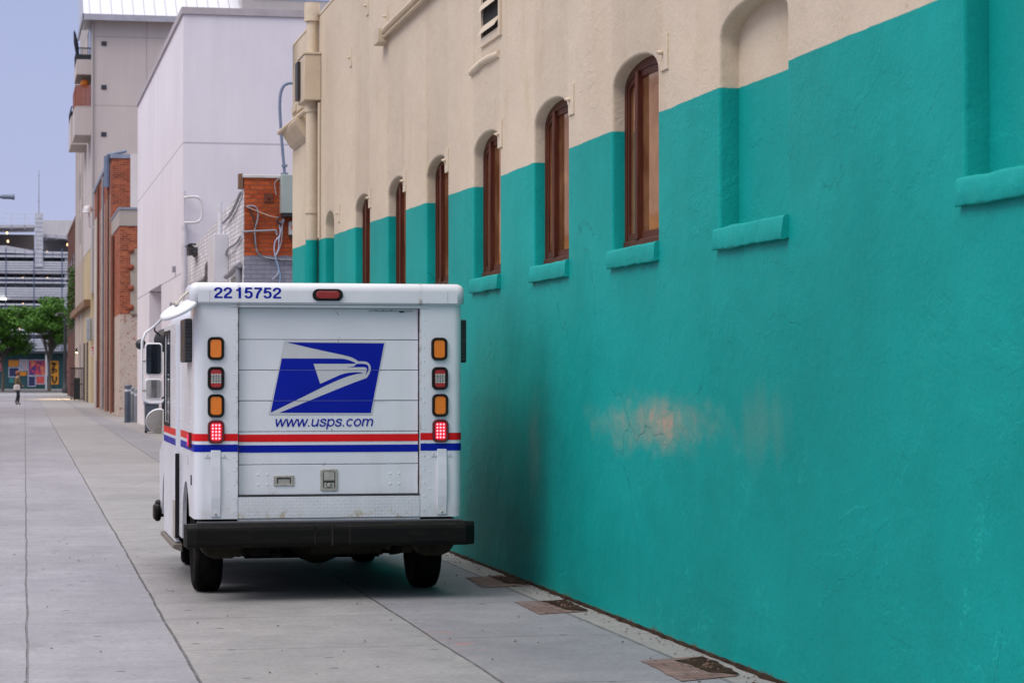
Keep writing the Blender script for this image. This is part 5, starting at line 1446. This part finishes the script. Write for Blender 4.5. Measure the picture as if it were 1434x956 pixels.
# brown brick corner building with a climbing plant
CB = thing('corner_building', 'narrow brown brick building at the far end of the alley, green vine on its edge', 'building', (4.85, 175, 0))
m = MB(); m.box(4.85, 26, 175, 198, -0.05, 12.7)
W(m, 'wall', brick_mat('brown_brick', (0.10, 0.032, 0.020), (0.15, 0.050, 0.030), (0.10, 0.06, 0.05)), CB)
for k in range(3):
    for z in (4.6, 8.2):
        m = MB(); m.box(4.84, 4.87, 178 + k * 7, 180.6 + k * 7, z, z + 2.2)
        W(m, 'window', simple('dark_blue_glass', (0.05, 0.055, 0.075), 0.15), CB)
m = MB(); m.box(4.80, 4.86, 174.94, 198, 12.7, 12.9)
W(m, 'coping', simple('brown_belt', (0.20, 0.11, 0.055), 0.8), CB)

# ------------------------------------------------------------------ foliage
def leaf_mat(name, c1, c2):
    n = NB(name)
    col = n.mix(n.mr(n.noise(0.9, 4, 0.7), 0.35, 0.65), c1, c2)
    col = n.mix(n.mr(n.noise(7, 2), 0.4, 0.6), col, tuple(1.25 * q for q in c2))
    n.b.inputs['Transmission Weight'].default_value = 0.0
    return n.done(col, 0.6, spec=0.3)
M_LEAF = leaf_mat('leaf_green', (0.022, 0.078, 0.010), (0.070, 0.175, 0.020))
M_VINE = leaf_mat('vine_green', (0.020, 0.060, 0.010), (0.055, 0.12, 0.018))
M_BARK = simple('bark', (0.10, 0.085, 0.07), 0.9, var=0.3, sc=5, bumpd=0.01)
def leaves(mb, c, rad, n, size, rng):
    for _ in range(n):
        while True:
            p = Vector((rng.uniform(-1, 1), rng.uniform(-1, 1), rng.uniform(-1, 1)))
            if 0.25 < p.length < 1: break
        p = Vector((c[0] + p.x * rad[0], c[1] + p.y * rad[1], c[2] + p.z * rad[2]))
        u = Vector((rng.uniform(-1, 1), rng.uniform(-1, 1), rng.uniform(-0.4, 0.8))).normalized()
        v = u.orthogonal().normalized(); v.rotate(Matrix.Rotation(rng.uniform(0, 6.3), 3, u)); w = u.cross(v)
        s = size * rng.uniform(0.6, 1.3)
        mb.poly([p - v * s, p - w * s * 0.45, p + v * s, p + w * s * 0.45])
def tree(name, label, x, y, h0, h1, rad, seed):
    rng = random.Random(seed)
    t = thing(name, label, 'tree', (x, y, 0), 0, 'trees in front of the parking garage')
    m = MB()
    top = Vector((0.1, 0, h0 + 0.35 * (h1 - h0)))
    m.tube(sp3([(0, 0, 0), (0.05, 0, h0 * 0.5), (0.0, 0.05, h0), top]), [0.19 - 0.008 * i for i in range(19)], 8)
    tips = []
    for k in range(13):
        a = 2 * math.pi * k / 13 + rng.uniform(-.3, .3); r = rng.uniform(0.45, 0.85)
        e_ = Vector((math.cos(a) * r * rad, math.sin(a) * r * rad, h0 + (h1 - h0) * rng.uniform(0.22, 0.85)))
        m.tube(sp3([(0, 0, h0 * rng.uniform(0.85, 1.05)), (e_.x * 0.4, e_.y * 0.4, (h0 + e_.z) / 2 + 0.2), tuple(e_)], 4), [0.08, 0.075, 0.07, 0.06, 0.055, 0.045, 0.04, 0.03, 0.02], 6)
        tips.append(e_)
    m.build('trunk', M_BARK, t, smooth=60)
    c = MB()
    for e_ in tips + [Vector((0, 0, h1 - 0.8)), Vector((0.4, -0.5, h1 - 1.6))]:
        for k in range(5):
            q = e_ + Vector((rng.gauss(0, 0.5), rng.gauss(0, 0.5), rng.gauss(0.1, 0.4)))
            s = rng.uniform(0.45, 0.85)
            leaves(c, q, (s * 1.25, s, s * 0.75), 190, 0.16, rng)
    c.build('crown', M_LEAF, t)
    return t
tree('street_tree', 'round green street tree nearest the storefront mural with the yellow panel', 4.35, 252, 3.1, 9.4, 3.0, 4)
tree('street_tree', 'green street tree at the left, in front of the parking garage lamp strip', -0.3, 254, 3.1, 8.9, 3.0, 9)
rng = random.Random(21)
m = MB()
for k in range(26):
    z = 5.2 + k * 0.16
    leaves(m, (4.62 + rng.uniform(-.15, .1), 176 + rng.uniform(-.6, .9), z), (0.32, 0.6, 0.3), 42, 0.10, rng)
vi = thing('climbing_vine', 'leafy green vine climbing the edge of the brown brick building', 'plant', (4.84, 176, 0))
W(m, 'foliage', M_VINE, vi)
m = MB(); m.tube(sp3([(4.82, 175.8, 0), (4.80, 176.1, 2.5), (4.82, 175.9, 5), (4.80, 176.2, 8.8)]), 0.035, 6)
W(m, 'stem', M_BARK, vi, smooth=60)

# ------------------------------------------------------------------ parking garage across the street
GY = 270.0
PG = thing('parking_garage', 'multi-storey grey parking garage with slatted decks, lit lamps and a mural storefront', 'building', (3.4, GY, 0))
M_GC = plain_wall('garage_concrete', (0.46, 0.47, 0.52), (0.53, 0.53, 0.58), sc=0.1)
M_GD = simple('garage_interior', (0.34, 0.34, 0.38), 0.9)
M_GS = simple('garage_slats', (0.58, 0.61, 0.68), 0.5, var=0.1)
M_GB = simple('blue_screen_bars', (0.09, 0.12, 0.22), 0.6)  # blue of the mesh screen's posts and bars
M_GL = simple('garage_lamp', (1, 0.7, 0.35), 0.4, emis=(1.0, 0.62, 0.28), estr=2.2)
GX0, GX1 = -26, 30
m = MB(); m.box(GX0, GX1, GY + 11, GY + 11.3, -0.2, 14.6)
W(m, 'rear_wall', M_GD, PG)
FL = [4.55, 7.3, 10.15, 13.0, 14.75]
for i, z in enumerate(FL):
    m = MB(); m.box(GX0, GX1, GY, GY + 11, z - 0.28, z)
    W(m, 'deck', M_GC, PG)
    if i < 4:
        # parapet of spaced slats
        m = MB()
        for dz in (0.06, 0.33, 0.60, 0.87, 1.50, 1.95): m.box(GX0, GX1, GY - 0.10, GY - 0.06, z + dz, z + dz + 0.17)
        W(m, 'slat_parapet', M_GS, PG)
        m = MB(); m.box(GX0, GX1, GY + 0.06, GY + 0.12, z + 0.001, z + 0.95)
        W(m, 'parapet_wall', M_GC, PG)
        m = MB()
        for x in range(-24, 30, 3): m.box(x - 0.05, x + 0.05, GY - 0.14, GY - 0.101, z - 0.3, z + 2.5)
        for x in range(-24, 30, 1): m.box(x - 0.015, x + 0.015, GY - 0.13, GY - 0.102, z + 1.15, z + 2.45)
        m.box(GX0, GX1, GY - 0.13, GY - 0.101, z + 1.75, z + 1.80)
        W(m, 'mesh_screen', M_GB, PG)
        m = MB(); m.box(GX0, GX1, GY + 5, GY + 5.2, z + 0.001, z + 2.4)
        W(m, 'inner_ramp_wall', M_GC, PG)
for x in (-18, -9, -1.6, 6.6, 15, 24):
    m = MB(); m.box(x - 0.3, x + 0.3, GY + 0.13, GY + 0.9, 0, 14.7)
    W(m, 'column', M_GC, PG)
rg = random.Random(8)
for i, z in enumerate(FL[:-1]):
    for x in (-1.15, 1.9, 4.6, 7.0):
        m = MB(); xx = x + rg.uniform(-0.6, 0.6); m.lathe([(0.0, 0.07), (0.08, 0.04), (0.08, -0.02), (0, -0.05)], 10, Matrix.Translation((xx, GY + 0.6 + rg.uniform(0, .3), z + 2.15)))
        W(m, 'deck_lamp', M_GL, PG)
m = MB(); m.box(-1.6, 0.05, GY - 0.3, GY - 0.2, 9.85, 10.0)
W(m, 'tube_lamp', simple('white_tube_lamp', (1, 1, 1), 0.4, emis=(1.0, 0.97, 0.85), estr=5), PG)
# roof ramp: sloping soffit with curved edge, fence and stair mast
m = MB(); m.prism([(GX0, 17.2), (3.1, 17.75), (3.1, 18.05), (GX0, 17.55)], 'y', GY + 0.2, GY + 9)
m.prism([(GX0, 15.1), (0.0, 15.0), (2.9, 14.8), (2.9, 15.25), (0.0, 15.75), (GX0, 15.9)], 'y', GY + 0.1, GY + 9)
W(m, 'roof_ramp', M_GC, PG)
m = MB(); m.prism([(4.0, 16.7), (GX1, 15.2), (GX1, 15.55), (4.0, 17.05)], 'y', GY + 0.2, GY + 9); m.box(4.0, GX1, GY + 0.1, GY + 9, 14.76, 15.1)
W(m, 'roof_ramp', M_GC, PG)
m = MB(); m.box(GX0, 3.1, GY + 6, GY + 6.2, 14.76, 17.3)
W(m, 'ramp_back_wall', simple('brownish_concrete', (0.22, 0.19, 0.17), 0.85), PG)
m = MB(); m.box(4.0, GX1, GY + 7, GY + 7.2, 14.76, 19.0)
W(m, 'ramp_back_wall', plain_wall('pale_screen_wall', (0.42, 0.41, 0.42), (0.47, 0.46, 0.47), sc=0.2), PG)
m = MB()
for x in [GX0 + 1.4 * k for k in range(21)]: m.box(x - 0.03, x + 0.03, GY + 0.2, GY + 0.26, 17.5, 19.25)
for zz in (18.2, 18.7, 19.2): m.box(GX0, 3.1, GY + 0.21, GY + 0.25, zz, zz + 0.035)
W(m, 'roof_fence', M_GS, PG)
m = MB()
for x in [4.3 + 1.1 * k for k in range(22)]: m.box(x - 0.025, x + 0.025, GY + 0.2, GY + 0.26, 16.4, 18.6)
W(m, 'roof_fence', M_GS, PG)
m = MB(); m.box(3.1, 3.95, GY - 0.2, GY + 0.6, 13.4, 19.3); 
for k in range(12): m.box(3.08, 3.97, GY - 0.24, GY - 0.201, 13.5 + k * 0.48, 13.54 + k * 0.48)
W(m, 'stair_tower', simple('white_tower', (0.52, 0.54, 0.60), 0.6), PG)
m = MB(); m.tube([(3.5, GY, 19.3), (3.5, GY, 24.0)], [0.06, 0.03], 6)
for zz in (20.6, 23.4): m.box(3.35, 3.65, GY - 0.03, GY + 0.03, zz, zz + 0.05)
W(m, 'mast', M_CABG, PG)
for x, z in ((0.1, 17.1), (0.2, 16.2), (6.6, 15.9)):
    m = MB(); m.lathe([(0, 0.16), (0.10, 0.1), (0.10, -0.08), (0, -0.14)], 10, Matrix.Translation((x, GY + 0.15, z)))
    W(m, 'deck_lamp', M_GL, PG)
# ground floor shopfront with painted panels
M_TEALF = simple('dark_teal_shopfront', (0.008, 0.055, 0.065), 0.6, var=0.15)
m = MB(); m.box(GX0, GX1, GY - 0.1, GY + 0.3, 0.1, 4.0)
sf_ = W(m, 'shopfront', M_TEALF, PG)
m = MB(); m.box(GX0, GX1, GY - 1.1, GY, 4.0, 4.26)
W(m, 'canopy', simple('dark_canopy', (0.02, 0.03, 0.04), 0.6), PG)
def gx(px): return (px - 8) * 0.0765
def gz(py): return 1.57 + (526 - py) * 0.0778
def abstract(name, cols, sc, seed):
    n = NB(name)
    wn = n.voro(sc, 'F1', v=n.math('ADD', 0, 0) and None, out='Color') if False else n.noise(sc, 3, 0.6, dist=0.6)
    r = n.node('ShaderNodeValToRGB'); r.color_ramp.interpolation = 'CONSTANT'
    r.color_ramp.elements[0].position = 0.0; r.color_ramp.elements[0].color = (*cols[0], 1)
    r.color_ramp.elements[1].position = 0.44; r.color_ramp.elements[1].color = (*cols[1], 1)
    for k, c in enumerate(cols[2:]):
        e_ = r.color_ramp.elements.new(0.50 + 0.06 * k); e_.color = (*c, 1)
    n.put(r.inputs[0], wn)
    return n.done(r.outputs[0], 0.6)
MAG = abstract('magenta_mural', [(0.05, 0.03, 0.16), (0.36, 0.03, 0.09), (0.48, 0.07, 0.08), (0.55, 0.20, 0.10)], 1.3, 1)
PNK = abstract('pink_mural', [(0.02, 0.02, 0.03), (0.45, 0.09, 0.14), (0.50, 0.18, 0.22)], 2.5, 2)
YLP = simple('yellow_panel', (0.62, 0.26, 0.015), 0.6)
ORP = simple('amber_panel', (0.50, 0.19, 0.02), 0.6)
BLP = abstract('pale_blue_mural', [(0.05, 0.15, 0.25), (0.20, 0.34, 0.45), (0.42, 0.25, 0.25)], 3.0, 3)
NVP = simple('navy_panel', (0.012, 0.02, 0.08), 0.6)
RDP = simple('salmon_panel', (0.50, 0.07, 0.06), 0.6)
FRM = simple('pale_panel_frame', (0.34, 0.36, 0.46), 0.6)
for x0, x1, ya, yb, mt, fr in ((12, 26, 504, 513, ORP, None), (28, 37, 504, 518, BLP, FRM), (40, 66, 504.5, 525, MAG, FRM), (69, 82, 505, 538, YLP, None), (90, 97, 500, 530, PNK, None), (13, 26, 515, 527, NVP, FRM), (28, 37, 520, 526, ORP, None), (51, 62, 527, 537, RDP, FRM), (13, 19, 529, 536, simple('teal_panel', (0.02, 0.16, 0.17), 0.6), None), (40, 49, 527, 540, NVP, FRM), (-6, 2, 500, 520, PNK, None), (90, 97, 530.5, 544, YLP, None)):
    m = MB(); m.box(gx(x0), gx(x1), GY - 0.16, GY - 0.101, gz(yb), gz(ya))
    po_ = W(m, 'mural_panel', mt, sf_)
    if fr:
        m = MB(); a, b_, c, d = gx(x0), gx(x1), gz(yb), gz(ya); t = 0.09
        for q in ((a - t, b_ + t, c - t, c), (a - t, b_ + t, d, d + t)): m.box(q[0], q[1], GY - 0.18, GY - 0.101, q[2], q[3])
        m.box(a - t, a, GY - 0.18, GY - 0.101, c, d); m.box(b_, b_ + t, GY - 0.18, GY - 0.101, c, d)
        W(m, 'panel_frame', fr, sf_)
m = MB(); z0 = gz(508)
for u in ([(72, 510), (74, 508), (79, 510)], [(75, 508), (76, 513), (73, 514)], [(72, 518), (75, 516), (79, 518), (78, 521)], [(74, 515), (75, 521), (72, 522)], [(73, 526), (74, 533), (76, 536), (79, 532), (79, 527)]):
    m.tube([(gx(a), GY - 0.17, gz(c)) for a, c in u], 0.10, 5)
W(m, 'brush_lettering', simple('black_brush', (0.015, 0.012, 0.01), 0.6), sf_)
m = MB()
for k in range(3): m.box(gx(90), gx(97), GY - 0.18, GY - 0.161, gz(543 - k * 4), gz(541 - k * 4))
W(m, 'black_band', simple('black_brush', (0.015, 0.012, 0.01), 0.6), sf_)
m = MB(); m.box(gx(63.3), gx(65.5), GY - 1.0, GY - 0.75, 0.13, 4.0)
W(m, 'canopy_post', M_GC, PG)
# car parked on an upper deck, seen between the slats
def car(x, y, z, rz, mat, label):
    t = thing('parked_car', label, 'car', (x, y, z), rz)
    m = MB(); m.prism([(-2.2, 0.35), (-2.25, 0.75), (-1.9, 0.95), (-1.3, 1.02), (-0.75, 1.52), (0.9, 1.55), (1.75, 1.05), (2.2, 0.95), (2.25, 0.4)], 'y', -0.85, 0.85)
    m.build('body', mat, t, bevel=0.08, seg=2)
    for s in (-1, 1):
        m = MB(); m.prism([(-1.15, 1.03), (-0.70, 1.45), (0.85, 1.47), (1.45, 1.05)], 'y', s * 0.852, s * 0.86)
        m.build('window', M_GLASS, t)
        for x_ in (-1.4, 1.4):
            m = MB(); m.lathe([(0.0, -0.1), (0.32, -0.1), (0.33, 0), (0.32, 0.1), (0, 0.1)], 18, Matrix.Translation((x_, s * 0.78, 0.33)) @ Matrix.Rotation(R(90), 4, 'X'))
            m.build('wheel', M_TYRE, t, smooth=40)
car(1.2, GY + 2.1, FL[2], 0, simple('black_car_paint', (0.012, 0.012, 0.016), 0.25), 'dark car parked behind the slats of an upper garage deck')

# ------------------------------------------------------------------ small street things
def bollard(x, y, h, r, col, label):
    t = thing('bollard', label, 'bollard', (x, y, 0), 0, 'grey posts by the white building')
    m = MB(); m.lathe([(r * 1.25, 0), (r * 1.25, 0.03), (r, 0.035), (r, h - r * 0.5), (r * 0.9, h - r * 0.2), (r * 0.6, h), (0, h + 0.01)], 18)
    m.build('post', col, t, smooth=40)
    m = MB(); m.lathe([(r * 1.02, h - 0.22), (r * 1.03, h - 0.215), (r * 1.03, h - 0.15), (r * 1.02, h - 0.145)], 18)
    m.build('band', M_GS, t, smooth=40)
M_BO1 = simple('slate_blue_post_paint', (0.065, 0.085, 0.125), 0.5)
M_BO2 = simple('grey_post_paint', (0.20, 0.22, 0.25), 0.5)
bollard(4.00, 82.6, 1.26, 0.085, M_BO1, 'dark slate post, leftmost of the four by the white building')
bollard(4.13, 83.2, 1.26, 0.065, M_BO1, 'dark slate post, second from the left of the four by the white building')
bollard(4.20, 82.9, 1.18, 0.060, M_BO2, 'grey post, third from the left of the four by the white building')
bollard(4.29, 82.4, 1.12, 0.060, M_BO2, 'pale grey post closest to the white building wall')
def bin_(x, y, w, d, h, mat, label):
    t = thing('waste_bin', label, 'bin', (x, y, 0), 0, 'bins along the alley')
    m = MB(); a = 0.88
    vs = [(-w / 2 * a, -d / 2 * a, 0.06), (w / 2 * a, -d / 2 * a, 0.06), (w / 2 * a, d / 2 * a, 0.06), (-w / 2 * a, d / 2 * a, 0.06), (-w / 2, -d / 2, h * 0.92), (w / 2, -d / 2, h * 0.92), (w / 2, d / 2, h * 0.92), (-w / 2, d / 2, h * 0.92)]
    m.mesh(vs, [(0, 3, 2, 1), (4, 5, 6, 7), (0, 1, 5, 4), (1, 2, 6, 5), (2, 3, 7, 6), (3, 0, 4, 7)])
    m.build('container', mat, t, bevel=0.02)
    m = MB(); m.prism([(-d / 2 - 0.03, h * 0.921), (-d / 2 - 0.03, h * 0.95), (-d / 4, h), (d / 2, h), (d / 2 + 0.03, h * 0.921)], 'x', -w / 2 - 0.02, w / 2 + 0.02)
    m.build('lid', mat, t, bevel=0.012)
    for s in (-1, 1):
        m = MB(); m.lathe([(0, -0.03), (0.09, -0.03), (0.09, 0.03), (0, 0.03)], 14, Matrix.Translation((s * w * 0.36, d * 0.36, 0.09)) @ Matrix.Rotation(R(90), 4, 'Y'))
        m.build('wheel', M_RUB, t, smooth=40)
bin_(3.90, 67.2, 0.34, 0.5, 0.86, M_BO1, 'dark slate bin on the pavement, nearer of two behind the truck mirrors')
bin_(4.06, 69.4, 0.36, 0.5, 0.84, simple('charcoal_plastic', (0.03, 0.033, 0.04), 0.55), 'charcoal bin half hidden behind the slate bin by the white building')
bin_(4.50, 158.0, 0.5, 0.6, 1.45, simple('black_green_plastic', (0.010, 0.016, 0.014), 0.6), 'black bin against the ochre wall beside the lit wall lamp')
# black gate standing out from the ochre wall
t = thing('iron_gate', 'black iron gate standing open against the ochre wall far along the alley', 'gate', (4.5, 155.5, 0))
m = MB()
for k in range(10): m.box(-0.5 + k * 0.095, -0.46 + k * 0.095, -0.02, 0.02, 0.08, 2.1)
m.box(-0.52, 0.42, -0.025, 0.025, 0.08, 0.14); m.box(-0.52, 0.42, -0.025, 0.025, 2.0, 2.07); m.box(-0.52, 0.42, -0.025, 0.025, 1.0, 1.06)
m.build('leaf', M_RAIL, t)
m = MB(); m.box(0.40, 0.47, -0.04, 0.04, 0, 2.4); m.build('gate_post', M_RAIL, t)
# parking sign on its post
t = thing('parking_sign', 'small red and white sign on a grey post before the tan apartment building', 'sign', (4.62, 129.0, 0))
m = MB(); m.tube([(0, 0, 0), (0, 0, 3.2)], 0.035, 8); m.build('post', M_CABG, t, smooth=50)
m = MB(); m.prism(rrect(-0.24, 0.24, 2.60, 3.15, 0.04), 'y', -0.06, -0.04); sp_ = m.build('plate', simple('white_sign_face', (0.62, 0.52, 0.54), 0.5), t)
m = MB(); m.box(-0.22, 0.22, -0.066, -0.061, 2.98, 3.10); m.box(-0.18, 0.18, -0.066, -0.061, 2.86, 2.92); m.box(-0.15, 0.15, -0.066, -0.061, 2.74, 2.80); m.box(-0.2, 0.2, -0.066, -0.061, 2.65, 2.68)
m.build('print', simple('sign_red', (0.45, 0.04, 0.05), 0.5), sp_)
# black lamp post at the end of the alley
t = thing('lamp_post', 'black lamp post with curved arm at the far corner of the alley', 'lamp post', (5.28, 224.0, 0))
m = MB(); m.lathe([(0.28, 0), (0.28, 0.5), (0.2, 0.6), (0.17, 1.6), (0.14, 6.2)], 14); m.build('post', M_BLACKM, t, smooth=40)
m = MB(); m.tube(sp3([(0, 0, 6.1), (-0.02, 0, 6.8), (-0.3, 0, 7.2), (-0.7, 0, 7.15)]), 0.09, 8); m.build('arm', M_BLACKM, t, smooth=50)
m = MB(); m.lathe([(0.0, 0.2), (0.1, 0.17), (0.22, -0.05), (0.0, -0.1)], 12, Matrix.Translation((-0.75, 0, 7.05))); m.build('lamp_head', M_BLACKM, t, smooth=40)
# street lamp reaching in from the left
t = thing('street_lamp', 'grey street lamp whose straight arm reaches in against the sky', 'street lamp', (-3.6, 60.0, 0))
m = MB(); m.lathe([(0.2, 0), (0.2, 0.06), (0.11, 0.1), (0.075, 6.1), (0, 6.12)], 14); m.build('post', M_CABG, t, smooth=40)
m = MB(); m.tube([(0, 0, 5.86), (3.55, 0, 5.90)], 0.045, 10); m.build('arm', simple('blue_grey_conduit', (0.16, 0.20, 0.29), 0.5), t, smooth=50)
m = MB(); m.lathe([(0.0, 0), (0.05, 0.0), (0.058, 0.03), (0.062, 0.24), (0.075, 0.26), (0.075, 0.30), (0, 0.305)], 14, Matrix.Translation((3.5, 0, 5.90)) @ Matrix.Rotation(R(90), 4, 'Y')); m.build('lamp_head', simple('blue_grey_conduit2', (0.13, 0.17, 0.25), 0.5), t, smooth=40)

# ------------------------------------------------------------------ building across the alley: shades the wall, shows in the panes
LB = thing('opposite_building', 'ochre and tan building across the alley, mirrored in the arched window panes', 'building', (-6.3, 80, 0))
m = MB(); m.box(-16, -6.3, 40, 125, -0.05, 5.2)
W(m, 'lower_wall', plain_wall('ochre_base', (0.60, 0.31, 0.10), (0.68, 0.37, 0.13), sc=0.2), LB)
m = MB(); m.box(-16, -6.25, 40, 125, 5.201, 8.2)
W(m, 'upper_wall', plain_wall('tan_upper', (0.66, 0.50, 0.39), (0.72, 0.56, 0.44), lines=(7.6,), sc=0.2), LB)
m = MB(); m.box(-16, -6.1, 40, 125, 8.201, 8.4)
W(m, 'cornice', simple('pale_coping', (0.62, 0.60, 0.60), 0.7), LB)
for k in range(12):
    m = MB(); m.box(-6.31, -6.28, 44 + k * 6.5, 46.2 + k * 6.5, 0.1, 2.5)
    W(m, 'door', simple('dark_brown_door', (0.06, 0.04, 0.028), 0.6), LB)

# ------------------------------------------------------------------ the person walking down the alley
PX, PY = 0.62, 132.5
PE = thing('person', 'person in olive jacket and dark trousers walking with a pale bag on one arm', 'person', (PX, PY, 0), R(-70))
M_SKIN = simple('skin', (0.42, 0.23, 0.16), 0.55, var=0.05)
M_JACK = simple('olive_jacket', (0.10, 0.075, 0.03), 0.85, var=0.2, sc=5)
M_TROU = simple('dark_trousers', (0.012, 0.012, 0.02), 0.85, var=0.2)
M_HAIR = simple('auburn_hair', (0.22, 0.075, 0.03), 0.7, var=0.2)
def skinned(name, joints, bones, mat, parent, sub=1):
    me = bpy.data.meshes.new(name)
    names = list(joints)
    me.from_pydata([joints[k][0] for k in names], [(names.index(a), names.index(c)) for a, c in bones], [])
    o = bpy.data.objects.new(name, me); COL.objects.link(o)
    sk = o.modifiers.new('s', 'SKIN')
    if not me.skin_vertices: 
        me.attributes
    for i, k in enumerate(names):
        r = joints[k][1]; sv_ = me.skin_vertices[0].data[i]
        sv_.radius = r if isinstance(r, tuple) else (r, r)
        sv_.use_root = (i == 0)
    sb = o.modifiers.new('u', 'SUBSURF'); sb.levels = sub; sb.render_levels = sub
    bpy.context.view_layer.update()
    dg = bpy.context.evaluated_depsgraph_get()
    me2 = bpy.data.meshes.new_from_object(o.evaluated_get(dg))
    o.modifiers.clear(); o.data = me2
    me2.materials.clear(); me2.materials.append(mat)
    for p in me2.polygons: p.use_smooth = True
    o.parent = parent
    return o
J = {
 'pelvis': ((0, 0, 0.98), 0.13), 'waist': ((0, 0, 1.12), 0.12), 'chest': ((0, 0, 1.34), (0.15, 0.12)), 'neck0': ((0, 0.005, 1.52), 0.065), 'neck1': ((0, 0.015, 1.58), 0.055),
 'head': ((0, 0.03, 1.68), 0.088), 'crown': ((0, 0.025, 1.77), 0.075),
 'ls': ((-0.19, 0, 1.46), 0.06), 'le': ((-0.24, -0.06, 1.18), 0.045), 'lw': ((-0.22, 0.06, 0.95), 0.032), 'lh': ((-0.21, 0.09, 0.87), 0.036),
 'rs': ((0.19, 0, 1.46), 0.06), 're': ((0.25, 0.03, 1.18), 0.045), 'rw': ((0.22, 0.20, 1.04), 0.032), 'rh': ((0.20, 0.26, 1.00), 0.036),
 'lhip': ((-0.09, 0, 0.92), 0.095), 'lk': ((-0.10, 0.12, 0.50), 0.062), 'la': ((-0.10, 0.08, 0.10), 0.042), 'lt': ((-0.10, 0.22, 0.045), 0.038),
 'rhip': ((0.09, 0, 0.92), 0.095), 'rk': ((0.10, -0.02, 0.50), 0.062), 'ra': ((0.10, -0.14, 0.12), 0.042), 'rt': ((0.10, -0.02, 0.045), 0.038),
}
Bn = [('pelvis', 'waist'), ('waist', 'chest'), ('chest', 'neck0'), ('neck0', 'neck1'), ('neck1', 'head'), ('head', 'crown'), ('chest', 'ls'), ('ls', 'le'), ('le', 'lw'), ('lw', 'lh'), ('chest', 'rs'), ('rs', 're'), ('re', 'rw'), ('rw', 'rh'),
      ('pelvis', 'lhip'), ('lhip', 'lk'), ('lk', 'la'), ('la', 'lt'), ('pelvis', 'rhip'), ('rhip', 'rk'), ('rk', 'ra'), ('ra', 'rt')]
skinned('body', J, Bn, M_SKIN, PE, 2)
def sub(keys, g): return {k: (J[k][0], tuple(q * g for q in J[k][1]) if isinstance(J[k][1], tuple) else J[k][1] * g) for k in keys}
def pick(keys): return [b_ for b_ in Bn if b_[0] in keys and b_[1] in keys]
kk = ['pelvis', 'waist', 'chest', 'ls', 'le', 'lw', 'rs', 're', 'rw']
skinned('jacket', sub(kk, 1.22), pick(kk), M_JACK, PE, 2)
kk = ['pelvis', 'lhip', 'lk', 'la', 'rhip', 'rk', 'ra']
skinned('trousers', sub(kk, 1.18), pick(kk), M_TROU, PE, 2)
kk = ['la', 'lt']; skinned('shoe', sub(kk, 1.15), pick(kk), M_RUB, PE, 1)
kk = ['ra', 'rt']; skinned('shoe', sub(kk, 1.15), pick(kk), M_RUB, PE, 1)
m = MB(); m.lathe([(0.0, 0.115), (0.06, 0.10), (0.098, 0.055), (0.108, 0.0), (0.10, -0.06), (0.085, -0.13), (0.05, -0.15), (0, -0.15)], 14, Matrix.Translation((0, -0.005, 1.725)) @ Matrix.Rotation(R(18), 4, 'X'))
m.build('hair', M_HAIR, PE, smooth=60)
m = MB()
m.prism([(0.085, 1.70), (0.125, 1.66), (0.09, 1.645)], 'x', -0.012, 0.012)
m.build('nose', M_SKIN, PE)
for s in (-1, 1):
    m = MB(); m.lathe([(0, 0.012), (0.01, 0.008), (0.012, 0), (0, -0.01)], 8, Matrix.Translation((s * 0.033, 0.102, 1.695)) @ Matrix.Rotation(R(-90), 4, 'X')); m.build('eye', M_RUB, PE)
t = thing('handbag', 'pale canvas bag carried on the arm of the walking person', 'bag', (PX, PY, 0), R(-70))
m = MB(); m.prism([(0.12, 0.74), (0.10, 0.80), (0.12, 0.98), (0.18, 1.05), (0.36, 1.05), (0.43, 0.96), (0.44, 0.80), (0.40, 0.74)], 'x', -0.36, -0.285)
m = MB(); m.prism([(-0.32, 0.80), (-0.34, 0.86), (-0.33, 1.02), (-0.26, 1.10), (-0.06, 1.10), (0.0, 1.02), (0.01, 0.86), (-0.02, 0.80)], 'x', 0.30, 0.44)
m.build('bag_body', simple('pale_canvas', (0.56, 0.52, 0.50), 0.8, var=0.15, sc=6), t, bevel=0.04, seg=3)
m = MB(); m.tube(sp3([(0.37, -0.27, 1.08), (0.34, -0.2, 1.25), (0.30, -0.02, 1.25), (0.35, -0.05, 1.08)]), 0.012, 6)
m.build('strap', simple('brown_strap', (0.10, 0.06, 0.04), 0.7), t, smooth=60)
